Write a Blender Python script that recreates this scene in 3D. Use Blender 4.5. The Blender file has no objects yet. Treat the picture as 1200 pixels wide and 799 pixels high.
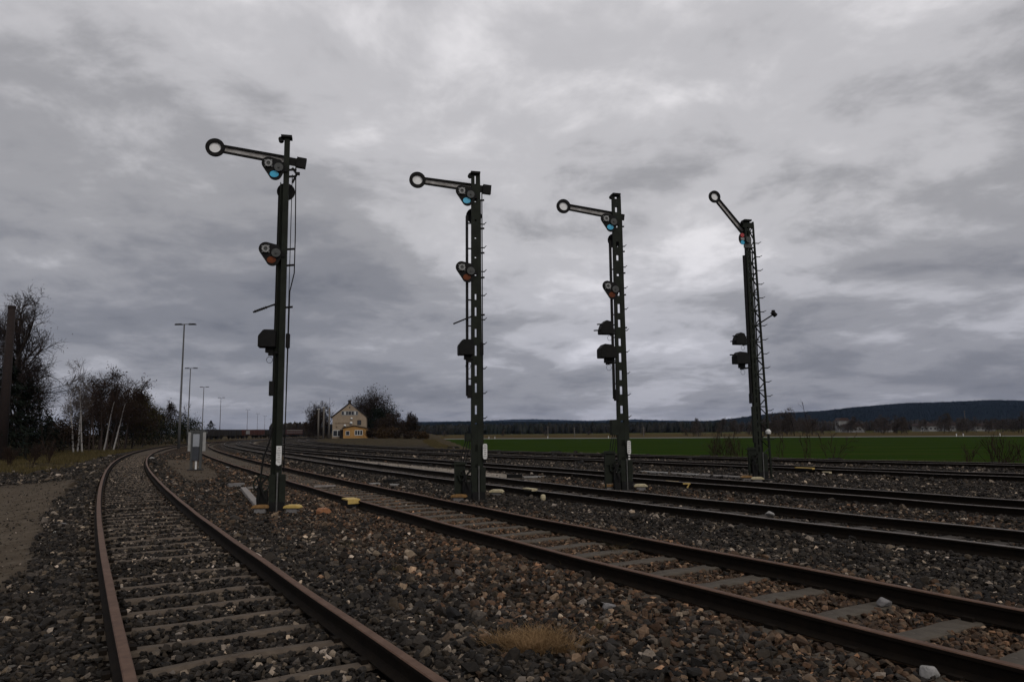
import bpy, bmesh, math, random
import numpy as np
from mathutils import Vector, Matrix
rnd = random.Random(7)
rng = np.random.default_rng(11)
scene = bpy.context.scene
COL = scene.collection
PI = math.pi

# ------------------------------------------------------------------ camera
F_PX, TILT, ROLL, CAM_H = 845.86, 0.123238, -0.00966, 1.395      # z = 0 is the top of the rails
cam_d = bpy.data.cameras.new('camera')
cam = bpy.data.objects.new('camera', cam_d); COL.objects.link(cam); scene.camera = cam
cam_d.sensor_fit = 'HORIZONTAL'; cam_d.sensor_width = 36; cam_d.lens = 36*F_PX/1200
cam_d.clip_start = 0.05; cam_d.clip_end = 30000
_r0, _u0, _f0 = Vector((1,0,0)), Vector((0,-math.sin(TILT),math.cos(TILT))), Vector((0,math.cos(TILT),math.sin(TILT)))
_c, _s = math.cos(ROLL), math.sin(ROLL)
_R, _U = _c*_r0+_s*_u0, -_s*_r0+_c*_u0
M = Matrix((_R,_U,-_f0)).transposed().to_4x4(); M.translation = (0,0,CAM_H); cam.matrix_world = M

def ray(px, py):
    u, v = (px-600)/F_PX, -(py-399.5)/F_PX
    return _R*u+_U*v+_f0
def G(px, py, z=-.19):
    "where a sight line meets the ground at height z"
    d = ray(px, py); k = (z-CAM_H)/d.z
    return Vector((d.x*k, d.y*k, z))
def AY(px, py, Y):
    "the point of a sight line at distance Y"
    d = ray(px, py); k = Y/d.y
    return Vector((d.x*k, Y, CAM_H+d.z*k))

# ------------------------------------------------------------------ materials
def srgb(r, g, b):
    return tuple(((c/255)/12.92 if c/255 <= .04045 else ((c/255+.055)/1.055)**2.4) for c in (r,g,b))
MATS = {}
def mat(name, c1, c2=None, scale=6., rough=.8, bump=0., bscale=None, metal=0., c3=None, detail=6., spec=.3, coords='Object', island=0.):
    if name in MATS: return MATS[name]
    m = bpy.data.materials.new(name); m.use_nodes = True; nt = m.node_tree; N, L = nt.nodes, nt.links
    b = N['Principled BSDF']; b.inputs['Roughness'].default_value = rough; b.inputs['Metallic'].default_value = metal
    b.inputs['Specular IOR Level'].default_value = spec
    tc = N.new('ShaderNodeTexCoord')
    if c2 is None: c2 = tuple(x*.7 for x in c1)
    nz = N.new('ShaderNodeTexNoise'); nz.inputs['Scale'].default_value = scale; nz.inputs['Detail'].default_value = detail; nz.inputs['Roughness'].default_value = .65
    L.new(tc.outputs[coords], nz.inputs['Vector'])
    cr = N.new('ShaderNodeValToRGB'); e = cr.color_ramp.elements
    e[0].position = .35; e[0].color = (*c1,1); e[1].position = .65; e[1].color = (*c2,1)
    if c3: x = cr.color_ramp.elements.new(.78); x.color = (*c3,1)
    L.new(nz.outputs['Fac'], cr.inputs['Fac'])
    out = cr.outputs['Color']
    if island:
        gi = N.new('ShaderNodeNewGeometry'); mr = N.new('ShaderNodeMapRange')
        mr.inputs['To Min'].default_value = 1-island; mr.inputs['To Max'].default_value = 1+island
        L.new(gi.outputs['Random Per Island'], mr.inputs['Value'])
        mx = N.new('ShaderNodeVectorMath'); mx.operation = 'SCALE'
        L.new(out, mx.inputs[0]); L.new(mr.outputs['Result'], mx.inputs['Scale']); out = mx.outputs['Vector']
    L.new(out, b.inputs['Base Color'])
    if bump:
        n2 = N.new('ShaderNodeTexNoise'); n2.inputs['Scale'].default_value = bscale or scale*6; n2.inputs['Detail'].default_value = 5
        L.new(tc.outputs[coords], n2.inputs['Vector'])
        bp = N.new('ShaderNodeBump'); bp.inputs['Strength'].default_value = 1; bp.inputs['Distance'].default_value = bump
        L.new(n2.outputs['Fac'], bp.inputs['Height']); L.new(bp.outputs['Normal'], b.inputs['Normal'])
    MATS[name] = m; return m

GREEN   = mat('dark_green_paint', (.017,.020,.0135), (.010,.0115,.008), 5, .7, .002, 60, c3=(.022,.018,.012), spec=.15)
BLACKP  = mat('black_paint', (.006,.006,.006), (.011,.010,.009), 8, .7, .002, 60, spec=.15)
WHITEP  = mat('weathered_white_paint', (.86,.85,.83), (.74,.72,.70), 5, .5, .001, 50, c3=(.30,.25,.20))
STAINW  = mat('stained_white_paint', (.44,.42,.40), (.24,.22,.20), 9, .6, .001, 50, c3=(.10,.08,.06))
GREYP   = mat('grey_paint', (.05,.052,.05), (.075,.075,.07), 20, .6)
LAMPW   = mat('lamp_back_white', (.36,.36,.35), (.12,.115,.11), 40, .5)
SIGNW   = mat('sign_white', (.70,.69,.66), (.55,.53,.50), 12, .5)
INK     = mat('sign_black', (.02,.02,.02), (.03,.03,.03), 10, .6)
STEELR  = mat('galvanised_rod', (.16,.16,.15), (.09,.085,.08), 14, .5, metal=.4)
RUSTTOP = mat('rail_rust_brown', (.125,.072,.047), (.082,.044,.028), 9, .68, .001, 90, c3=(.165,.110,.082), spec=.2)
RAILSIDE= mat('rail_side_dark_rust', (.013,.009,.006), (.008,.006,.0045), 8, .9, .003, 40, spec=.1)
GREYTOP = mat('rail_worn_top', (.17,.15,.135), (.09,.075,.065), 9, .6, .001, 90, metal=.15, spec=.25)
SLEEP_T = mat('sleeper_rusty_brown', (.105,.080,.058), (.062,.046,.033), 7, .9, .006, 30, c3=(.15,.12,.09))
SLEEP_C = mat('sleeper_weathered_grey', (.088,.073,.055), (.055,.044,.033), 6, .9, .006, 40, c3=(.12,.10,.08))
SLEEP_W = mat('sleeper_dark_wood', (.050,.040,.033), (.03,.025,.02), 7, .9, .006, 30, c3=(.09,.075,.06))
YELLOW  = mat('yellow_paint', (.52,.36,.10), (.42,.29,.09), 18, .6, .002, 70, c3=(.25,.16,.06))
OCHRE   = mat('ochre_paint', (.27,.15,.05), (.15,.08,.03), 18, .7, .002, 70)
ORANGE  = mat('orange_brown_paint', (.34,.15,.065), (.22,.095,.045), 18, .7, .002, 70)
CREAM   = mat('cream_paint', (.50,.43,.27), (.36,.30,.19), 18, .7, .002, 70)
PLANK   = mat('pale_concrete', (.27,.245,.225), (.18,.16,.145), 9, .9, .004, 60)
WHITER  = mat('white_stone', (.30,.285,.27), (.20,.19,.175), 14, .9, .006, 50)
GREYR   = mat('grey_stone', (.19,.18,.175), (.14,.13,.125), 14, .9, .006, 50)
CONC    = mat('foundation_concrete', (.035,.032,.029), (.02,.019,.018), 6, .9, .004, 40)
BARK    = mat('bark_dark', (.030,.024,.020), (.018,.015,.013), 9, .95, spec=.08)
TWIG    = mat('twig_dark', (.030,.022,.019), (.018,.014,.013), 3, .95, island=.4, spec=.08)
TWIGR   = mat('twig_red_brown', (.036,.023,.017), (.024,.016,.013), 2, .95, island=.4, spec=.08)
DULLB   = mat('bark_red_brown', (.055,.038,.030), (.035,.024,.020), 4, .9)
TWIGP   = mat('twig_pale_brown', (.075,.058,.048), (.050,.040,.034), 2, .95, island=.4)
TWIGF   = mat('twig_far_grey_brown', (.055,.042,.034), (.040,.030,.025), .3, .95, island=.35)
BIRCH   = mat('birch_bark', (.36,.34,.32), (.20,.18,.165), 3.5, .85, c3=(.04,.03,.03))
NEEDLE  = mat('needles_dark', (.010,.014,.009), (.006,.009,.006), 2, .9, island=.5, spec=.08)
OLIVE   = mat('olive_leaves', (.055,.046,.014), (.032,.030,.012), 2, .9, island=.5, spec=.08)
ORB     = mat('orange_brown_leaves', (.050,.030,.014), (.030,.020,.010), 2, .9, island=.5, spec=.08)
BROWNL  = mat('brown_leaves', (.030,.020,.013), (.018,.013,.010), 2, .9, island=.5, spec=.08)
DRYG    = mat('dry_grass_blades', (.26,.165,.085), (.16,.10,.05), 5, .9, island=.45, spec=.0)
DRYG2   = mat('dull_grass_blades', (.10,.078,.036), (.060,.048,.022), 5, .9, island=.45, spec=.0)
POLE    = mat('pole_grey', (.10,.10,.10), (.06,.06,.06), 6, .6, metal=.3)
WOODP   = mat('pole_weathered', (.13,.115,.10), (.09,.08,.07), 4, .9)
BRICK   = mat('chimney_brown_brick', (.022,.014,.011), (.014,.009,.008), 7, .9, .01, 30)
HOUSEW  = mat('house_render_beige', (.29,.225,.16), (.23,.175,.12), 1.2, .9, .01, 20)
HOUSEY  = mat('house_render_yellow', (.38,.21,.07), (.29,.155,.05), 1.5, .9, .01, 20)
ROOFM   = mat('roof_dark_tile', (.028,.022,.02), (.018,.015,.014), 5, .8)
FRAMEW  = mat('window_frame_white', (.50,.50,.49), (.42,.42,.40), 6, .5)
GLASSD  = mat('window_glass_dark', (.012,.014,.016), (.02,.022,.025), 3, .12, spec=.5)
WAGB    = mat('wagon_dark', (.022,.018,.017), (.014,.012,.012), 1.5, .8)
WAGR    = mat('wagon_red_brown', (.075,.024,.019), (.045,.018,.015), 1.2, .8)
VILW    = mat('village_wall_pale', (.24,.235,.23), (.16,.155,.15), .3, .9)
VILR    = mat('village_roof', (.06,.035,.03), (.04,.028,.025), .3, .9)
FORESTB = mat('forest_brown', (.024,.020,.017), (.030,.027,.024), .03, .95, island=.45, spec=.08)
FORESTM = mat('forest_far', (.014,.017,.014), (.022,.020,.017), .03, .95, island=.45, spec=.08)
BLUEGL  = mat('blue_green_glass', (.03,.42,.62), (.02,.30,.50), 12, .2, spec=.6)
REDGL   = mat('red_glass', (.42,.02,.02), (.30,.015,.015), 12, .2, spec=.6)
AMBGL   = mat('amber_glass', (.15,.036,.007), (.09,.020,.005), 12, .45, spec=.15)

# ------------------------------------------------------------------ mesh helpers
class MB:
    def __init__(s): s.v = []; s.f = []; s.m = []
    def add(s, vs, fs, mi=0):
        o = len(s.v); s.v += [tuple(v) for v in vs]
        for f in fs: s.f.append(tuple(i+o for i in f)); s.m.append(mi)
        return s
    def box(s, c, d, R=None, mi=0):
        hx, hy, hz = d[0]/2, d[1]/2, d[2]/2
        vs = [Vector((x,y,z)) for z in (-hz,hz) for y in (-hy,hy) for x in (-hx,hx)]
        if R is not None: vs = [R @ v for v in vs]
        c = Vector(c); vs = [v+c for v in vs]
        return s.add(vs, [(0,2,3,1),(4,5,7,6),(0,1,5,4),(2,6,7,3),(0,4,6,2),(1,3,7,5)], mi)
    def bar(s, a, b, w, h, up=(0,0,1), mi=0):
        a, b = Vector(a), Vector(b); d = (b-a); L = d.length; d.normalize(); up = Vector(up)
        if abs(d.dot(up)) > .98: up = Vector((1,0,0))
        x = d.cross(up).normalized(); z = x.cross(d)
        return s.box((a+b)/2, (w, L, h), Matrix((x,d,z)).transposed(), mi)
    def tube(s, pts, rs, n=8, mi=0, cap=True):
        pts = [Vector(p) for p in pts]
        if not hasattr(rs, '__len__'): rs = [rs]*len(pts)
        vs = []
        for i, p in enumerate(pts):
            d = (pts[min(i+1,len(pts)-1)]-pts[max(i-1,0)])
            d = d.normalized() if d.length > 1e-9 else Vector((0,0,1))
            up = Vector((0,0,1)) if abs(d.z) < .9 else Vector((1,0,0))
            x = d.cross(up).normalized(); y = d.cross(x)
            for k in range(n):
                a = 2*PI*k/n; vs.append(p+rs[i]*(math.cos(a)*x+math.sin(a)*y))
        fs = []
        for i in range(len(pts)-1):
            for k in range(n):
                k2 = (k+1) % n; fs.append((i*n+k, i*n+k2, (i+1)*n+k2, (i+1)*n+k))
        if cap: fs.append(tuple(range(n))[::-1]); fs.append(tuple((len(pts)-1)*n+k for k in range(n)))
        return s.add(vs, fs, mi)
    def prism(s, poly, o, ax, ay, t, mi=0):
        "polygon in the plane (ax, ay) at o, thickness t along their cross product"
        o, ax, ay = Vector(o), Vector(ax), Vector(ay); n = ax.cross(ay).normalized()*t
        k = len(poly); vs = [o+ax*p[0]+ay*p[1] for p in poly]; vs += [v+n for v in vs]
        fs = [tuple(range(k))[::-1], tuple(range(k,2*k))]+[(i,(i+1)%k,k+(i+1)%k,k+i) for i in range(k)]
        return s.add(vs, fs, mi)
    def ring(s, c, ax, ay, r0, r1, t, n=28, mi=0):
        c, ax, ay = Vector(c), Vector(ax), Vector(ay); nn = ax.cross(ay).normalized()*t
        vs = []
        for k in range(n):
            a = 2*PI*k/n; d = ax*math.cos(a)+ay*math.sin(a)
            vs += [c+d*r0, c+d*r1, c+d*r1+nn, c+d*r0+nn]
        fs = []
        for k in range(n):
            a, b = 4*k, 4*((k+1) % n)
            for i in range(4): j = (i+1) % 4; fs.append((a+i,b+i,b+j,a+j))
        return s.add(vs, fs, mi)
    def build(s, name, m, parent=None, smooth=False, bevel=0., local=True):
        me = bpy.data.meshes.new(name)
        off = Vector((0,0,0))
        if parent is not None and not local: off = parent.location
        vs = s.v if off.length == 0 else [(v[0]-off.x, v[1]-off.y, v[2]-off.z) for v in s.v]
        me.from_pydata(vs, [], s.f)
        for x in (m if isinstance(m, (list,tuple)) else [m]): me.materials.append(x)
        if any(s.m): me.polygons.foreach_set('material_index', s.m)
        bm = bmesh.new(); bm.from_mesh(me); bmesh.ops.recalc_face_normals(bm, faces=bm.faces)
        if bevel: bmesh.ops.bevel(bm, geom=bm.edges[:], offset=bevel, segments=2, affect='EDGES', clamp_overlap=True)
        bm.to_mesh(me); bm.free()
        if smooth:
            me.polygons.foreach_set('use_smooth', [True]*len(me.polygons))
        o = bpy.data.objects.new(name, me); COL.objects.link(o)
        if parent is not None: o.parent = parent
        return o
def tag(o, label=None, cat=None, group=None, kind=None):
    if label: o['label'] = label
    if cat: o['category'] = cat
    if group: o['group'] = group
    if kind: o['kind'] = kind
    return o
def empty(name, loc, rz=0., label=None, cat=None, group=None):
    o = bpy.data.objects.new(name, None); COL.objects.link(o); o.empty_display_size = .3
    o.location = loc; o.rotation_euler = (0,0,rz); return tag(o, label, cat, group)
def copy_tree(o, parent=None):
    c = o.copy(); COL.objects.link(c)
    if parent is not None: c.parent = parent
    for ch in list(o.children): copy_tree(ch, c)
    return c
def np_mesh(name, V, Fc, m, smooth=False, parent=None):
    "V (n,3), Fc (k,3 or 4) arrays"
    me = bpy.data.meshes.new(name); V = np.ascontiguousarray(V, np.float32); Fc = np.ascontiguousarray(Fc, np.int32); w = Fc.shape[1]
    me.vertices.add(len(V)); me.vertices.foreach_set('co', V.ravel())
    me.loops.add(Fc.size); me.loops.foreach_set('vertex_index', Fc.ravel())
    me.polygons.add(len(Fc)); me.polygons.foreach_set('loop_start', np.arange(0, Fc.size, w, dtype=np.int32))
    me.polygons.foreach_set('use_smooth', np.full(len(Fc), smooth))
    me.update(calc_edges=True); me.materials.append(m)
    o = bpy.data.objects.new(name, me); COL.objects.link(o)
    if parent is not None: o.parent = parent
    return o

# ------------------------------------------------------------------ track centre lines
KN = [0,6,12,20,30,42,56,72,92,120,160,220.]
KE = [0,15,30,50,70,100,140,190,240.]
TR = {'A': [-1.18276,4.09709,2.11359,-.001,-.00224,-.00259,-.0014,-.00224,-.00256,-.00224,-.00276,-.00309,-.00266,-.00222,-.00177],
      'B': [3.48471,5.01026,2.10817,-.00306,-.00333,-.00203,-.00099,-.00116,-.00136,-.001,-.0013,-.00306,-.00308,-.00261,-.00209],
      'C': [6.58719,8.83139,2.14117,-.00314,-.00345,-.00386,-.003,-.00156,-.00065,-.00057,-.00148,-.00296,-.00356,-.00314,-.00253],
      'D': [9.06269,13.31381,2.1053,.00089,.00065,.00021,-.00035,-.00098,-.00177,-.00249,-.00284,-.00275,-.00239,-.002,-.0016],
      'E': [14.55026,20.60167,2.20478,-.00016,-.00017,-.00013,-.00009,-.00008,-.00007,-.00006,-.00005,-.00004],
      'F': [18.39792,26.81445,2.35077,-.00581,-.00592,-.00575,-.00521,-.00464,-.00406,-.00348,-.0029,-.00232]}
EXT = dict(A=7, B=16, C=24, D=30, E=46, F=52)
def fitted(k, ds=.5):
    p = TR[k]; kn = KE if k in 'EF' else KN; x0, y0, a = p[:3]; kk = p[3:]
    s = np.arange(0, kn[-1], ds); c = np.interp(s, kn, kk)
    th = a+np.r_[0, np.cumsum((c[1:]+c[:-1])/2*ds)]; tm = (th[1:]+th[:-1])/2
    X = x0+np.r_[0, np.cumsum(np.cos(tm)*ds)]; Y = y0+np.r_[0, np.cumsum(np.sin(tm)*ds)]
    b = np.arange(int(EXT[k]/ds), 0, -1)*ds
    return np.stack([np.r_[x0-b*np.cos(a), X], np.r_[y0-b*np.sin(a), Y]], 1)
def tangent(P):
    d = np.gradient(P, axis=0); return d/np.linalg.norm(d, axis=1)[:,None]
def resample(P, ds=.5):
    s = np.r_[0, np.cumsum(np.linalg.norm(np.diff(P, axis=0), axis=1))]; q = np.arange(0, s[-1], ds)
    return np.stack([np.interp(q, s, P[:,0]), np.interp(q, s, P[:,1])], 1)
CL = {k: fitted(k) for k in TR}
Dt = tangent(CL['D'])
def smooth(a, b, x): t = np.clip((x-a)/(b-a), 0, 1); return t*t*(3-2*t)
for k, off, y0, y1 in (('E', 4.5, 38, 62), ('F', 9.3, 48, 76)):
    par = CL['D']+np.stack([Dt[:,1], -Dt[:,0]], 1)*off
    ys = np.arange(CL[k][0,1], 205, .4)
    fx = np.interp(ys, CL[k][:,1], CL[k][:,0]); px_ = np.interp(ys, par[:,1], par[:,0]); w = smooth(y0, y1, ys)
    CL[k] = resample(np.stack([fx*(1-w)+px_*w, ys], 1))
for k in CL: CL[k] = CL[k][CL[k][:,1] < 215]
TAN = {k: tangent(CL[k]) for k in CL}
ARC = {k: np.r_[0, np.cumsum(np.linalg.norm(np.diff(CL[k], axis=0), axis=1))] for k in CL}
def offset_of(k, P, step=1):
    "signed offset from a track's centre line (left of its run is positive) and arc position"
    C, T, S = CL[k][::step], TAN[k][::step], ARC[k][::step]
    d = np.empty(len(P)); s = np.empty(len(P))
    for i in range(0, len(P), 20000):
        Q = P[i:i+20000]
        j = np.argmin((Q[:,0,None]-C[None,:,0])**2+(Q[:,1,None]-C[None,:,1])**2, axis=1)
        v = Q-C[j]; t = T[j]
        d[i:i+20000] = t[:,0]*v[:,1]-t[:,1]*v[:,0]; s[i:i+20000] = S[j]+(v*t).sum(1)
        far = np.abs((v*t).sum(1)) > 1.5
        dd = np.linalg.norm(v, axis=1); sg = np.where(d[i:i+20000] < 0, -1, 1)
        d[i:i+20000] = np.where(far, sg*np.maximum(dd, np.abs(d[i:i+20000])), d[i:i+20000])
    return d, s
# edge of the railway embankment
nF = np.stack([TAN['F'][:,1], -TAN['F'][:,0]], 1)
EDGE = (CL['F']+nF*3.2)[CL['F'][:,1] < 46]
_ext = EDGE[0]-TAN['F'][0]*np.arange(400, 0, -8)[:,None]
EDGE = np.vstack([_ext, EDGE, [(-2.2,55),(-6,65),(-12,105),(-22,185),(-35,290),(-62,520),(-170,1500)]])
EDGE = resample(EDGE, 1.)
EDT = tangent(EDGE)
def edge_off(P):
    "positive to the right of the embankment edge"
    d = np.empty(len(P))
    for i in range(0, len(P), 8000):
        Q = P[i:i+8000]; j = np.argmin((Q[:,0,None]-EDGE[None,:,0])**2+(Q[:,1,None]-EDGE[None,:,1])**2, axis=1)
        v = Q-EDGE[j]; t = EDT[j]; s = -(t[:,0]*v[:,1]-t[:,1]*v[:,0])
        d[i:i+8000] = np.where(s < 0, -1, 1)*np.linalg.norm(v, axis=1)
    return d
def wob(P, f, a=0.):
    x, y = P[:,0], P[:,1]
    return (np.sin(x*f+1.3+a)*np.cos(y*f*1.17+.4+a)+.5*np.sin(x*f*2.3+y*f*1.7+a)+.3*np.sin(y*f*3.9-x*f*3.1+2+a))/1.8
PLAIN = -2.0
def ground_z(P, full=False):
    P = np.asarray(P, float); r = np.hypot(P[:,0], P[:,1])
    z = np.full(len(P), -.20)+.022*wob(P, 1.9)+.012*wob(P, 5.3, 1.)
    near = np.full(len(P), 99.)
    D = {}
    for k in CL:
        d, s = offset_of(k, P, 2); D[k] = d; near = np.minimum(near, np.abs(d))
    w = 1-smooth(1.0, 1.7, near); z = z*(1-w)+(-.192+.005*wob(P, 6.))*w
    z += .032*smooth(.84, .95, near)*(1-smooth(1.5, 2.2, near))
    left = D['A']
    z -= .22*smooth(1.5, 3.6, left)*smooth(1e9, 1e9+1, -r*0+2e9)
    e = edge_off(P)
    t = smooth(0, 8.5, e); z = z*(1-t)+(PLAIN+.02*wob(P, .6))*t
    return (z, near, D, e) if full else z

# ------------------------------------------------------------------ ground sheet
ang = np.radians(np.r_[np.arange(-62, 62.01, .4), np.arange(66, 296, 5)])
rad = np.r_[np.geomspace(.6, 10, 60, endpoint=False), np.geomspace(10, 130, 230, endpoint=False), np.geomspace(130, 9800, 80)]
AA, RR = np.meshgrid(ang, rad)
GP = np.stack([(np.sin(AA)*RR).ravel(), (np.cos(AA)*RR).ravel()], 1); GP[:,1] = np.maximum(GP[:,1], -2300)
gz, gnear, gD, ge = ground_z(GP, True)
na, nr = len(ang), len(rad)
ii = np.arange(nr-1)[:,None]*na; jj = np.arange(na)[None,:]; j2 = (jj+1) % na
GF = np.stack([ii+jj, ii+j2, ii+na+j2, ii+na+jj], -1).reshape(-1, 4)
def attr(o, name, vals):
    a = o.data.attributes.new(name, 'FLOAT', 'POINT'); a.data.foreach_set('value', np.ascontiguousarray(vals, np.float32))
def zones(P, near, D, e):
    r = np.hypot(P[:,0], P[:,1]); j = .35*wob(P, 1.1)+.2*wob(P, 3.1, 2.)
    sand = smooth(1.45, 1.75, D['A']+j*.35)*(1-smooth(7.0, 8.0, D['A']+j))*(1-smooth(24, 30, P[:,1]+3*j))
    c = np.hypot((P[:,0]+16.5+.45*(P[:,1]-34))/3.3, (P[:,1]-34)/13)
    sand = np.maximum(sand, .9*(1-smooth(.75, 1.1, c+.3*j))*smooth(1.5, 1.9, np.abs(D['A']))*smooth(1.4, 1.8, np.abs(D['B'])))
    dc = -D['C']
    strip = smooth(.95, 1.15, dc+.1*j)*(1-smooth(2.9, 3.3, dc+.4*j))*smooth(21, 27, P[:,1])*(1-smooth(120, 150, P[:,1]))*smooth(.9, 1.1, np.abs(D['D']))
    sand = np.maximum(sand, strip*2.2)
    grass = smooth(2.6, 3.6, D['A']+2*j)*smooth(30, 40, P[:,1]+5*j)
    grass = np.maximum(grass, smooth(7.2, 8.4, D['A']+j))
    yard_far = smooth(1.6, 3.5, near+j)*smooth(60, 100, P[:,1])
    grass = np.maximum(grass, .8*yard_far*(1-sand)); grass = np.maximum(grass, smooth(-.8, .9, e+j))
    rust = np.maximum(np.exp(-(np.abs(D['B'])/1.5)**4)*1.0, .55*np.exp(-((D['B']-1.6)/.9)**2))
    rust = np.maximum(rust, .45*np.exp(-((D['C']+1.9)/1.2)**2)); rust = np.maximum(rust, .35*np.exp(-((D['B']-2.2)/1.6)**2)*smooth(9, 14, P[:,1]))
    return sand, grass, rust
gs, gg, gr = zones(GP, gnear, gD, ge)

gm = bpy.data.materials.new('ground_soil_and_gravel'); gm.use_nodes = True
def build_ground_mat():
    nt = gm.node_tree; N, L = nt.nodes, nt.links; b = N['Principled BSDF']; b.inputs['Roughness'].default_value = .95; b.inputs['Specular IOR Level'].default_value = .03
    tc = N.new('ShaderNodeTexCoord')
    def noise(sc, det=6, rough=.6):
        n = N.new('ShaderNodeTexNoise'); n.inputs['Scale'].default_value = sc; n.inputs['Detail'].default_value = det; n.inputs['Roughness'].default_value = rough
        L.new(tc.outputs['Object'], n.inputs['Vector']); return n
    def ramp(src, stops):
        r = N.new('ShaderNodeValToRGB'); e = r.color_ramp.elements
        e[0].position, e[0].color = stops[0][0], (*stops[0][1],1); e[1].position, e[1].color = stops[-1][0], (*stops[-1][1],1)
        for p, c in stops[1:-1]: x = e.new(p); x.color = (*c,1)
        L.new(src, r.inputs['Fac']); return r.outputs['Color']
    def at(n):
        a = N.new('ShaderNodeAttribute'); a.attribute_name = n; return a.outputs['Fac']
    def mix(f, a, c):
        m = N.new('ShaderNodeMix'); m.data_type = 'RGBA'; L.new(f, m.inputs['Factor']); L.new(a, m.inputs['A']); L.new(c, m.inputs['B']); return m.outputs['Result']
    vo = N.new('ShaderNodeTexVoronoi'); vo.inputs['Scale'].default_value = 14; L.new(tc.outputs['Object'], vo.inputs['Vector'])
    sep = N.new('ShaderNodeSeparateColor'); L.new(vo.outputs['Color'], sep.inputs['Color'])
    stone = ramp(sep.outputs['Red'], [(0,(.004,.003,.0025)),(.5,(.013,.010,.008)),(.8,(.032,.026,.021)),(.93,(.08,.07,.06)),(1,(.17,.16,.14))])  # stone cells, darkened so the gaps between loose stones carry painted shade
    rustc = ramp(sep.outputs['Red'], [(0,(.012,.007,.004)),(.5,(.045,.025,.013)),(.9,(.085,.052,.028)),(1,(.14,.10,.07))])
    big = noise(.5, 5)
    sand = ramp(noise(2.6, 12, .8).outputs['Fac'], [(.3,(.050,.037,.025)),(.5,(.092,.072,.052)),(.7,(.140,.115,.088))])
    grass = ramp(noise(.9, 9, .75).outputs['Fac'], [(.3,(.016,.011,.007)),(.46,(.040,.030,.016)),(.58,(.070,.054,.027)),(.72,(.12,.090,.052))])
    c = mix(at('rust'), stone, rustc); c = mix(at('grass'), c, grass); c = mix(at('sand'), c, sand)
    mrs = N.new('ShaderNodeMapRange'); mrs.inputs['From Min'].default_value = 1; mrs.inputs['From Max'].default_value = 2; L.new(at('sand'), mrs.inputs['Value'])
    pale = ramp(noise(2.2, 8, .7).outputs['Fac'], [(.3,(.13,.11,.088)),(.5,(.25,.215,.175)),(.7,(.33,.29,.245))])
    c = mix(mrs.outputs['Result'], c, pale)
    L.new(c, b.inputs['Base Color'])
    add = N.new('ShaderNodeMath'); add.operation = 'ADD'
    n2 = noise(30, 4)
    L.new(vo.outputs['Distance'], add.inputs[0]); L.new(n2.outputs['Fac'], add.inputs[1])
    bp = N.new('ShaderNodeBump'); bp.inputs['Distance'].default_value = .035; bp.inputs['Strength'].default_value = .8
    L.new(add.outputs[0], bp.inputs['Height']); L.new(bp.outputs['Normal'], b.inputs['Normal'])
build_ground_mat()
go = np_mesh('ground', np.c_[GP, gz], GF, gm, True); tag(go, kind='structure')
attr(go, 'sand', gs); attr(go, 'grass', gg); attr(go, 'rust', gr)

# ------------------------------------------------------------------ ballast stones
HULLS = []
for i in range(14):
    bm = bmesh.new(); n = rnd.choice((11,13,15,17)); sx, sy, sz = 1, rnd.uniform(.62,.95), rnd.uniform(.42,.75)
    for k in range(n):
        v = Vector((rnd.gauss(0,1), rnd.gauss(0,1), rnd.gauss(0,1))).normalized()*rnd.uniform(.8,1.05)
        bm.verts.new((v.x*sx, v.y*sy, v.z*sz))
    r = bmesh.ops.convex_hull(bm, input=bm.verts[:]); bmesh.ops.delete(bm, geom=[g for g in r['geom_interior'] if isinstance(g, bmesh.types.BMVert)], context='VERTS')
    bm.verts.ensure_lookup_table(); bm.verts.index_update(); bmesh.ops.triangulate(bm, faces=bm.faces[:]); bmesh.ops.recalc_face_normals(bm, faces=bm.faces[:])
    HULLS.append((np.array([v.co[:] for v in bm.verts]), np.array([[v.index for v in f.verts] for f in bm.faces]))); bm.free()
SPACING = {'A': .60, 'B': .70, 'C': .64, 'D': .64, 'E': .64, 'F': .64}
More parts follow.
